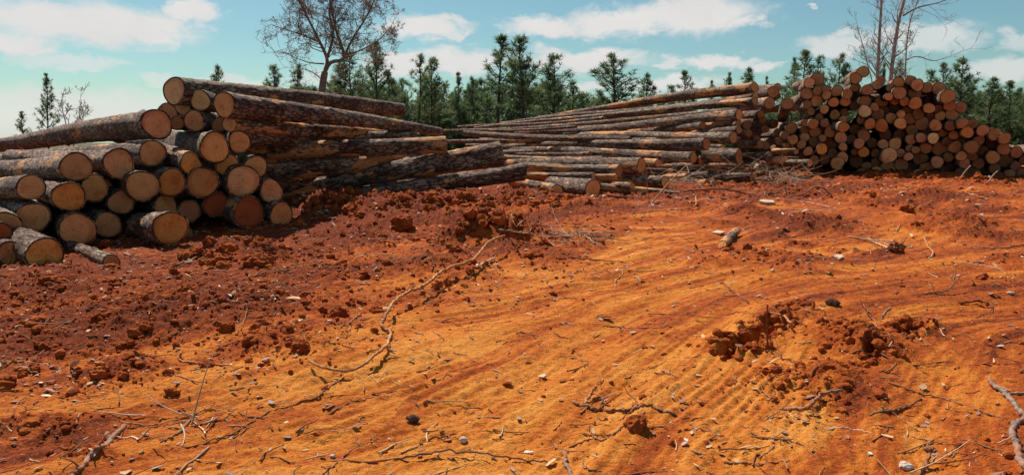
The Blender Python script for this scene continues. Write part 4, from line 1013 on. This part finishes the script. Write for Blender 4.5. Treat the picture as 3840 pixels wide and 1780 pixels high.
stick('long thin whip crossing toward the thick edge branch', [(3327,1433),(3452,1475),(3541,1496),(3645,1527),(3738,1563),(3822,1579)], .009, .005, 'brown', 'stick')
stick('thick smooth grey branch angling out of the photo edge, upper piece', [(3707,1418,.03),(3728,1444,.02),(3770,1475,.01),(3806,1522),(3840,1558),(3860,1590)], .020, .022, 'grey', 'branch')
stick('thick wavy grey branch lower piece, running down the photo edge', [(3842,1569),(3805,1595),(3796,1631),(3816,1667),(3822,1719),(3850,1760)], .022, .026, 'grey', 'branch')
stick('stub poking in from the edge beside the thick grey branch', [(3785,1475),(3860,1474)], .013, .014, 'grey', 'stick')
stick('wandering thin root below the snake-shaped branch', [(2812,1615),(2875,1647),(2942,1649),(2999,1665),(3067,1719)], .007, .004, 'brown', 'root')
stick('long low twig with a fork at its tip near the bottom edge', [(2716,1733),(2812,1740),(2906,1735),(2963,1725)], .009, .005, 'brown', 'twig', twigs=2)
stick('pale stripped splinter on the smooth lower clay', [(3104,1605),(3190,1612),(3270,1621)], .007, .004, 'pale', 'stick')
stick('faint curved twig beyond the pale stripped splinter', [(3416,1636),(3541,1662),(3603,1662)], .006, .004, 'brown', 'twig')
stick('dark splintered wedge of bark lying on the bright clay', [(2686,1045),(2721,1072),(2760,1104),(2807,1138)], .006, .021, 'dark', 'stick')
stick('light bent root hanging over the dark pit', [(2888,1171,.02),(2939,1186,.05),(2962,1206,.06),(2970,1229,.03)], .011, .012, 'tan', 'root')
stick('reddish stick sloping away from the foot of the upright one', [(2888,1299),(2927,1338),(2966,1357),(3016,1384)], .010, .006, 'dark', 'stick')
stick('short thick curved root end standing in the broken crust', [(3307,1198),(3319,1171,.04),(3342,1151,.05)], .012, .015, 'grey', 'root')
stick('thin forked stem above the second pit', [(3238,1140,.02),(3257,1175,.02),(3284,1210),(3292,1245)], .008, .006, 'brown', 'twig', twigs=3)
stick('long hair-thin root across the rim of the dark pit', [(2710,1182),(2787,1169),(2822,1177),(2873,1167,.02),(2946,1147,.02)], .006, .004, 'brown', 'root')
stick('pale stripped pole leaning on a muddy root lump', [(3182,885,.02),(3280,900,.03),(3353,905,.05)], .012, .011, 'pale', 'stick', twigs=1)
stick('second pale stick slanting to the muddy root lump', [(3254,895,.03),(3300,915,.03),(3338,931,.03)], .012, .01, 'pale', 'stick')
stick('crooked tan stick with a hooked end beyond the root lump', [(3463,887),(3478,921),(3499,947,.02),(3483,970)], .014, .012, 'tan', 'stick')
stick('small forked twig upright by the root lump', [(3405,882,.10),(3390,905,.06),(3379,921)], .007, .009, 'brown', 'twig', twigs=2)
stick('arched dark root looping off the ground before the far pile', [(2963,736),(3015,728,.02),(3057,700,.14),(3083,702,.14),(3119,734)], .02, .018, 'brown', 'root')
stick('elbowed grey root next to the arched one', [(2875,726),(2911,721,.03),(2942,702,.13),(2947,734)], .016, .016, 'grey', 'root')
stick('straight pale pole flat on the dirt beyond the short log', [(2937,783),(3020,788),(3145,788)], .013, .01, 'pale', 'stick')
stick('pale stick meeting the straight pole at an angle', [(2880,745),(3010,757),(3145,783)], .012, .008, 'pale', 'stick')
stick('long bent branch with upturned elbow, in front of the middle pile', [(2609,736,.14),(2607,770,.05),(2562,786),(2500,788),(2370,802)], .02, .012, 'tan', 'branch', twigs=4)
stick('thick barked limb lying along the edge of the brush', [(2560,716,.05),(2610,712,.10),(2709,707,.14),(2787,723,.05),(2850,735)], .028, .024, 'brown', 'branch', twigs=6)
stick('broken slab of red bark below the splintered log', [(2278,731,.03),(2340,740,.02),(2413,746)], .04, .03, 'dark', 'bark_slab', cat='bark slab')
stick('whitish thin branch fanning from the rooty mound', [(1870,860,.06),(1971,875,.04),(2060,893)], .012, .006, 'pale', 'branch', twigs=6)
stick('long whitish branch beyond the rooty mound, tips forked', [(2021,887),(2138,883,.04),(2196,873,.05),(2320,871,.04)], .007, .012, 'pale', 'branch', twigs=7)
stick('pale whip drooping off the long whitish branch', [(2190,880,.05),(2225,905,.03),(2258,935)], .008, .005, 'pale', 'twig', twigs=3)
stick('thin pale twig crossing low in the whitish brush', [(2044,897),(2130,905,.02),(2240,900),(2390,925)], .007, .004, 'pale', 'twig', twigs=4)
stick('curling grey branch on the dirt above the whitish brush', [(1910,830,.04),(1930,848,.03),(2010,851),(2090,850),(2150,838,.03),(2210,852)], .014, .010, 'tan', 'branch', twigs=2)
stick('dark muddy stick flat on the chip-strewn dirt', [(2087,970),(2176,970),(2273,978),(2347,986)], .012, .009, 'dark', 'stick')
stick('dangling thin root crossing the bright clay edge', [(2328,997,.04),(2332,1028),(2308,1052),(2308,1079)], .008, .006, 'tan', 'root')
stick('broken pale-faced wood chunk lying beside the vine root', [(1788,1001),(1820,983,.02),(1854,966,.02)], .022, .014, 'pale', 'stick')
stick('muddy stalk rising out of the rooty mound, tallest there', [(1893,880,.0),(1897,830,.2),(1889,780,.42)], .015, .009, 'dark', 'stick')
stick('leaning dark stick in the side of the rooty mound', [(1691,900,.05),(1712,860,.2),(1730,827,.33)], .014, .01, 'dark', 'stick')
stick('stub of root sticking up at the far rut', [(3697,846,.0),(3685,830,.07),(3671,817,.12)], .018, .012, 'dark', 'root')
stick('dark branch lying toward the photo edge past the rut', [(3665,924),(3749,931),(3850,918)], .012, .016, 'brown', 'branch', twigs=3)
stick('pale whip on the clay beyond the curved dark root', [(3593,978),(3680,996),(3770,1012)], .008, .005, 'pale', 'stick')
stick('dark red curved root breaking the clay near the photo edge', [(3598,1137),(3650,1128,.02),(3686,1129,.04),(3723,1160)], .012, .022, 'dark', 'root')
stick('angular raised root with hanging fibres', [(3582,1025,.13),(3561,1082,.04),(3457,1103)], .011, .008, 'brown', 'root', twigs=5)
stick('light stick lying by the clods near the jutting golden log', [(844,921),(731,966,.02),(633,1003)], .013, .010, 'tan', 'stick', twigs=1)
stick('fine upright twig beside the thin grey log', [(478,980,.0),(500,955,.08),(516,937,.14)], .005, .003, 'brown', 'twig')
stick('tan root lying across the clods toward the bright clay', [(1200,985),(1070,1010,.02),(938,1036)], .013, .009, 'tan', 'root', twigs=2)
stick('small slanted stick below a chewed root cluster at the bottom', [(3488,1699,.05),(3470,1735,.02),(3448,1790)], .012, .012, 'brown', 'stick')
stick('tan twig crossing the rutted clay under the broken crust', [(3016,1408),(2960,1398,.02),(2900,1410),(2862,1450)], .007, .005, 'brown', 'twig', twigs=1)
stick('thin bent twig below the curved branch, pale at one end', [(3310,1525),(3360,1560),(3432,1606),(3480,1628)], .006, .004, 'tan', 'twig')
stick('tan stick lying on the open clay beyond the gnarled root', [(2236,1440),(2260,1425),(2250,1398)], .006, .004, 'tan', 'twig')
# the upright stick by the pit, the bent stub, the leaning pole
def posts(label, base_px, top_px, r0, r1, mat, bend=0.0, name='stick', mid=None):
    b = ground_px(*base_px); v = pdir(*top_px); tp = np.array([0, 0, CAM_H]) + v * ((b[1] + bend) / v[1])
    P_ = [b - np.array([0, 0, .03]), (b + tp) / 2 + np.array([-.008, 0, 0]) if mid is None else mid, tp]
    C = catmull(P_, 8); V, Fq = tube(C, np.linspace(r0, r1, len(C)), 7)
    o = link(name, new_mesh(name, V - b, Fq), M_STICK[mat]); o.location = b; return tag(o, label, 'stick', G_S)
posts('thin straight stick standing upright in the dark pit', (2882, 1312), (2878, 1142), .007, .005, 'dark')
posts('bent root stub standing upright on the rutted clay', (3047, 1419), (3068, 1372), .012, .010, 'dark')
posts('long thin pole leaning diagonally over the low logs of the middle pile', (2433, 767), (2574, 619), .013, .009, 'tan', .7)
posts('bare upright twig in the brush before the middle pile', (2437, 765), (2425, 660), .007, .004, 'tan', .1)
posts('leafless weed stem standing before the sloping end of the far pile', (3597, 672), (3640, 620), .012, .007, 'pale', .0)
posts('second weed stem, kinked, before the sloping end of the far pile', (3705, 680), (3742, 640), .012, .007, 'pale', .0)

# short log on the clay
p, R0 = on_ground(2705, 938, 17); q = gp0(2760, 884); q[2] = h1(q[0], q[1]) + R0 * .9
sl_ = make_log('short broken log alone on the open clay, its peeled end torn', p, q, R0, R0 * 1.05, 'G', None, 28, 40, .01, (1.2, -.4, .9), broken=True); sl_.color = (.7, .3, .12, .1)

# pine cones
def pine_cone(label, px, ln=.055, r=.022):
    b = ground_px(*px); B_ = Bag(); n = 70
    B_.add(*tube(np.array([[0, 0, 0], [ln * .5, 0, 0], [ln, 0, 0]]), np.array([.010, .012, .004]), 6))
    for k in range(n):
        t = k / n; a = k * 2.39996; x = ln * t; rr = r * math.sin(math.pi * (0.12 + .84 * t)) ** .7
        rd = np.array([0, math.cos(a), math.sin(a)]); tg = np.array([0, -math.sin(a), math.cos(a)]); ax = np.array([1.0, 0, 0])
        p0 = ax * x + rd * .008; p1 = ax * (x + .012) + rd * rr; w = .007
        V = np.array([p0 - tg * w * .5, p0 + tg * w * .5, p1 + tg * w, p1 - tg * w, p1 + ax * .004 + rd * .001])
        V2 = V + ax * .0035
        B_.add(np.vstack([V[:4], V2[:4]]), np.array([[0, 1, 2, 3], [7, 6, 5, 4], [2, 6, 7, 3], [1, 5, 6, 2], [0, 3, 7, 4]]))
    o = link('pine_cone', B_.mesh('pine_cone', False), M_CONE); o.location = b + np.array([-ln / 2, 0, r * .8]); o.rotation_euler = (.3, .1, random.uniform(-.4, .4))
    return tag(o, label, 'pine cone', 'pine cones on the clay')
pine_cone('dark open pine cone on the smooth bright track', (1544, 1577))
pine_cone('larger dark spiky pine cone above the broken crust', (3117, 1143), .10, .036)

# stones and single clods
def ico_blob(rs, sub=3, amp=.25, flat=.7):
    import bmesh
    bm = bmesh.new(); bmesh.ops.create_icosphere(bm, subdivisions=sub, radius=1.0)
    V = np.array([v.co[:] for v in bm.verts]); Fc = np.array([[v.index for v in f.verts] for f in bm.faces]); bm.free()
    s = rs.uniform(0, 50)
    n = fbm(V[:, 0] * 1.1 + s, V[:, 1] * 1.1 + V[:, 2] * 1.3, 3) + .5 * billow(V[:, 0] * 2.3 - s, V[:, 2] * 2.3 + V[:, 1], 2)
    V = V * (1 + amp * n)[:, None]; V[:, 2] *= flat
    return V, Fc
def lump(label, px, rpx, name, cat, mat, amp=.28, flat=.75, group=None, dark=False):
    rs = np.random.default_rng(sum(map(ord, label))); b = ground_px(*px); r = rpx / F * b[1]
    V, Fc = ico_blob(rs, 4 if rpx > 18 else 3, amp, flat)
    o = link(name, new_mesh(name, V * r, Fc, name == 'stone'), mat); o.location = b + np.array([0, 0, r * flat * .45]); return tag(o, label, cat, group)
lump('smooth pale pebble beside a small bowed stick', (1738, 1652), 15, 'stone', 'stone', M_STONE, .12, .8, 'pale stones on the clay')
lump('whitish rock chunk near the bottom edge', (3395, 1752), 24, 'stone', 'stone', M_STONE, .22, .6, 'pale stones on the clay')
lump('small pale stone by the crossed twigs at the bottom', (1248, 1710), 9, 'stone', 'stone', M_STONE, .2, .7, 'pale stones on the clay')
lump('flat pale stone out beyond the dark red curved root', (3790, 1100), 12, 'stone', 'stone', M_STONE, .2, .5, 'pale stones on the clay')
lump('light broken wood block before the brush', (2846, 640), 17, 'wood_chunk', 'wood chunk', M_STICK['pale'], .3, .9)
lump('muddy root lump where two pale sticks meet', (3358, 945), 26, 'root_lump', 'root lump', M_STICK['dark'], .35, .9)
lump('chewed root cluster at the head of a slanted stick', (3490, 1690), 18, 'root_lump', 'root lump', M_STICK['brown'], .4, .7)
GC = 'big single clods of red clay'
for lab, px, r in (('cracked dark square clod beside the vine root', (1412, 1172), 24), ('dark red clod on the cloddy ground by a pale bark flake', (462, 1412), 20), ('dark clod at the photo edge among chips', (22, 1445), 34),
                   ('largest rugged clod below the pile corner', (980, 1000), 48), ('rounded clod next to the largest rugged one', (852, 950), 38), ('clod split from the ridge beyond the light root', (1509, 852), 40),
                   ('flat-topped clod among crumbs left of the vine root', (845, 1235), 30), ('brown clod near the hooked wiry twig', (130, 1385), 16), ('small dark clod by the wiry twig', (85, 1408), 16), ('tilted clod slab at the rim of the dark pit', (2790, 1255), 22),
                   ('orange clod on the mound below the low log', (3030, 662), 16), ('clod heaped with two others over the bright clay edge', (510, 1255), 28), ('clod stacked behind the flat-topped one', (545, 1230), 25), ('lone clod lying on the far open clay', (3400, 790), 22), ('single clod beside the chip-strewn mound', (1640, 1080), 22)):
    lump(lab, px, r, 'dirt_clod', 'clod', M_CLOD, .30, .7, GC)
def plate(label, pts, th, mat, name, cat):
    W = np.array([ground_px(*p) for p in pts]); W[:, 2] += .012; c = W.mean(0); n = len(W)
    V = np.vstack([W - c, W - c + np.array([0, 0, th])]); k = np.arange(n); k2 = (k + 1) % n
    o = link(name, new_mesh(name, V, [np.stack([k, k2, n + k2, n + k], -1), np.vstack([n + k])], False), mat); o.location = c; return tag(o, label, cat)
plate('flat pale wood slab on the dirt beyond the brush', [(2843, 762), (2870, 768), (2906, 768), (2898, 760), (2860, 757)], .03, M_STICK['pale'], 'wood_slab', 'wood slab')
plate('pale split chip beside the short broken log', [(2668, 880), (2700, 884), (2718, 878), (2690, 872)], .02, M_STICK['pale'], 'wood_slab', 'wood slab')
plate('broad pale chip on the clay before the root lump', [(3128, 968), (3150, 976), (3166, 970), (3145, 963)], .015, M_STICK['pale'], 'wood_slab', 'wood slab')

# ------------------------------------------------------------------ stuff: clods, chips, twigs, brush
def scatter(n, dens, rs, xr=(-.68, .68), yr=(3.0, 16.5)):
    out = []
    while len(out) < n:
        m = 4000
        q = rs.uniform(1 / yr[1], 1 / yr[0], m); y = 1 / q; x = rs.uniform(*xr, m) * (y + .3)
        keep = rs.random(m) < dens(x, y)
        keep &= rs.random(m) < np.clip((y / 7.0) ** 1.2, 0, 1)
        out += list(zip(x[keep], y[keep]))
    return np.array(out[:n])
def build_clods():
    rs = np.random.default_rng(51); protos = [ico_blob(rs, 2, .32, .75) for _ in range(10)]; sm = [ico_blob(rs, 1, .35, .7) for _ in range(8)]; p3 = [ico_blob(rs, 3, .42, .8) for _ in range(8)]
    B_ = Bag()
    P_ = scatter(12000, lambda x, y: np.clip(rough_mask(x, y) ** 1.5 * 1.1 + .007, 0, 1), rs)
    rim = []; big = []
    for hx, hy, hr, hh in HOLE_W:
        k = int(60 * hr / .19); a = rs.uniform(0, 6.283, k); q = hr * rs.uniform(.55, 1.9, k)
        rim.append(np.stack([hx + q * np.cos(a), hy + q * np.sin(a) * 1.2], -1))
    for (ax, ay, bx, by, k) in ((1150, 810, 2150, 780, 320), (1700, 920, 1990, 895, 150), (2760, 670, 3120, 655, 130), (3250, 678, 3700, 695, 90), (620, 1010, 1080, 975, 70)):
        a_, b_ = gp0(ax, ay), gp0(bx, by); t_ = rs.random(k)
        big.append(np.stack([a_[0] + (b_[0] - a_[0]) * t_ + rs.normal(0, .16, k), a_[1] + (b_[1] - a_[1]) * t_ + rs.normal(0, .28, k)], -1))
    big = np.concatenate(big); P_ = np.vstack([P_, big]); nbig = len(big); n0 = len(P_) - nbig
    rim = np.concatenate(rim); P_ = np.vstack([P_, rim]); nrim = len(rim)
    z = H(P_[:, 0], P_[:, 1])
    for ii, ((x, y), zz) in enumerate(zip(P_, z)):
        s = min(rs.gamma(1.6, .013) + .010, .065) if n0 <= ii < n0 + nbig else min(rs.gamma(1.5, .007) + .004, .032) if ii >= len(P_) - nrim else min(0.0035 + rs.gamma(.8, .0058) * (1 + .04 * y), .05)
        V, Fc = p3[rs.integers(0, 8)] if s > .035 else protos[rs.integers(0, 10)] if s > .014 else sm[rs.integers(0, 8)]
        a = rs.uniform(0, 6.28); c, q = math.cos(a), math.sin(a); sc_ = s * rs.uniform(.75, 1.3, 3)
        W = V * sc_; W = np.stack([W[:, 0] * c - W[:, 1] * q, W[:, 0] * q + W[:, 1] * c, W[:, 2]], -1)
        B_.add(W + np.array([x, y, zz + s * .2]), Fc)
    o = link('dirt_crumbs', B_.mesh('dirt_crumbs', False), M_CLOD); o['kind'] = 'stuff'; tag(o, 'crumbled clods of red clay strewn over the yard', 'dirt crumbs')
def build_chips():
    rs = np.random.default_rng(52); B_ = Bag(); cols = []
    hot = [gp0(a, b)[:2] for a, b in ((1000, 1110), (950, 1150), (900, 1180), (230, 1170), (120, 1200), (1900, 1010), (2100, 1030), (2300, 1000), (1880, 1060), (220, 1440), (2960, 1010), (3100, 1000), (500, 1080))]
    hot2 = [gp0(a, b)[:2] for a, b in ((2850, 700), (2900, 720), (2300, 760), (2750, 650))]
    def dens(x, y):
        m = .10 + .25 * sst(.0, .5, fbm(x * .9 + 70, y * .9, 3)) + .12 * sst(0, -2, x)
        for h in hot: m = m + .9 * np.exp(-((x - h[0]) ** 2 + (y - h[1]) ** 2) / .10)
        for h in hot2: m = m + .7 * np.exp(-((x - h[0]) ** 2 + (y - h[1]) ** 2) / .5)
        return np.clip(m, 0, 1) * (1 - .0 * x)
    P_ = np.vstack([scatter(2700, dens, rs, yr=(3.0, 15.5)), scatter(2600, lambda x, y: .12 + .9 * np.exp(-((y - 11.9 - .25 * np.clip(x, -1, 6)) / .8) ** 2) * sst(-4.5, -3, x) + .8 * np.exp(-((y - 8.6 - .68 * (x + 5.05)) / .45) ** 2) * sst(-1.5, -2.6, x), rs, yr=(7.0, 15.5))]); z = H(P_[:, 0], P_[:, 1])
    for (x, y), zz in zip(P_, z):
        l = rs.gamma(2.2, .011) + .008; w = l * rs.uniform(.2, .6); th = .002 + .003 * rs.random(); l *= .5 + .075 * y; w *= .5 + .075 * y
        a = rs.normal(.6, .9); ti = rs.normal(0, .22); tj = rs.normal(0, .22)
        pts = np.array([[-l, -w * rs.uniform(.3, 1)], [l * rs.uniform(-.3, .3), -w], [l, -w * rs.uniform(.1, .8)], [l * rs.uniform(.7, 1), w * rs.uniform(.2, 1)], [-l * rs.uniform(.0, .5), w], [-l * rs.uniform(.6, 1), w * rs.uniform(.3, .8)]]) * .5
        q = np.stack([pts[:, 0] * math.cos(a) - pts[:, 1] * math.sin(a), pts[:, 0] * math.sin(a) + pts[:, 1] * math.cos(a)], -1)
        zt = q[:, 0] * ti + q[:, 1] * tj + 4 * (pts[:, 1] ** 2) * rs.uniform(-2, 6)
        bot = np.column_stack([q, zt]); top = bot + np.array([0, 0, th])
        V = np.vstack([bot, top]) + np.array([x, y, zz + .004 + abs(ti) * l * .3])
        k = np.arange(6); k2 = (k + 1) % 6
        u = rs.random()
        c = (np.array([.36, .27, .24]) if u < .30 else np.array([.60, .38, .20]) if u < .56 else np.array([.34, .14, .07]) if u < .92 else np.array([.72, .60, .46])) * rs.uniform(.75, 1.15)
        B_.add(V, np.concatenate([np.stack([k, k2, 6 + k2, 6 + k], -1), np.array([[6, 7, 8, 9], [6, 9, 10, 11]])]), (*c, 1))
    me = B_.mesh('wood_chips', False); attr_col(me, 'col', np.concatenate(B_.A))
    o = link('wood_chips', me, M_LITTER); o['kind'] = 'stuff'; tag(o, 'bark flakes and wood chips littering the clay', 'wood chips')
def build_twigs():
    rs = np.random.default_rng(53); B_ = Bag()
    P_ = scatter(1500, lambda x, y: .35 + .5 * rough_mask(x, y), rs, yr=(3.0, 15.5))
    for x, y in P_:
        l = rs.gamma(2, .045) * (1 + .03 * y); a = rs.normal(.7, 1.0); n = 6; t = np.linspace(-.5, .5, n); cv = rs.normal(0, .25)
        px = x + l * (t * math.cos(a) - cv * t * t * math.sin(a)); py = y + l * (t * math.sin(a) + cv * t * t * math.cos(a))
        r = rs.uniform(.0018, .0042) * (1 + .04 * y); zz = H(px, py); zz = np.maximum(zz, zz.mean() + .2 * (zz - zz.mean())) + r * .8 + (abs(rs.normal(0, .02)) * (t + .5) if rs.random() < .4 else 0)
        u = rs.random(); c = (np.array([.34, .17, .08]) if u < .5 else np.array([.20, .08, .035]) if u < .8 else np.array([.58, .42, .26])) * rs.uniform(.8, 1.2)
        V, Fq = tube(np.stack([px, py, zz], -1), np.linspace(r, r * .5, n), 5); B_.add(V, Fq, (*c, 1))
    # tangled brush
    for (sx, sy, nn, sd, ht) in ((2890, 690, 130, .75, .30), (2800, 660, 60, .5, .35), (2700, 690, 60, .8, .25), (2500, 700, 45, .8, .2), (2950, 640, 40, .5, .3), (2150, 895, 45, .45, .10), (1760, 890, 70, .25, .12), (1850, 870, 30, .25, .2), (2600, 660, 40, .8, .2), (1990, 870, 25, .3, .1), (3720, 660, 10, .5, .2), (700, 1580, 14, .3, .04)):
        b = gp0(sx, sy)
        for _ in range(nn):
            p = np.array([b[0] + rs.normal(0, sd * .5), b[1] + rs.normal(0, sd * .5), 0]); p[2] = h1(p[0], p[1]) + abs(rs.normal(0, ht * .4))
            l = rs.uniform(.2, .8) * min(1, sd * 1.6); d = rs.normal(0, 1, 3); d[2] *= .35; d /= np.linalg.norm(d); k = rs.normal(0, .3, 3)
            t = np.linspace(0, 1, 7)[:, None]; q = p + d * l * t + k * l * t * t * .6
            g = H(q[:, 0], q[:, 1]); q[:, 2] = np.maximum(q[:, 2], g + .006)
            r = rs.uniform(.003, .0075); u = rs.random()
            c = (np.array([.42, .26, .15]) if u < .5 else np.array([.60, .47, .34]) if u < .8 else np.array([.18, .085, .05])) * rs.uniform(.8, 1.2)
            V, Fq = tube(q, np.linspace(r, r * .4, 7), 5); B_.add(V, Fq, (*c, 1))
    me = B_.mesh('twig_litter', True); attr_col(me, 'col', np.concatenate(B_.A))
    o = link('twig_litter', me, M_LITTER); o['kind'] = 'stuff'; tag(o, 'fine twigs and tangled brush lying on the dirt', 'twigs')
build_clods(); build_chips(); build_twigs()
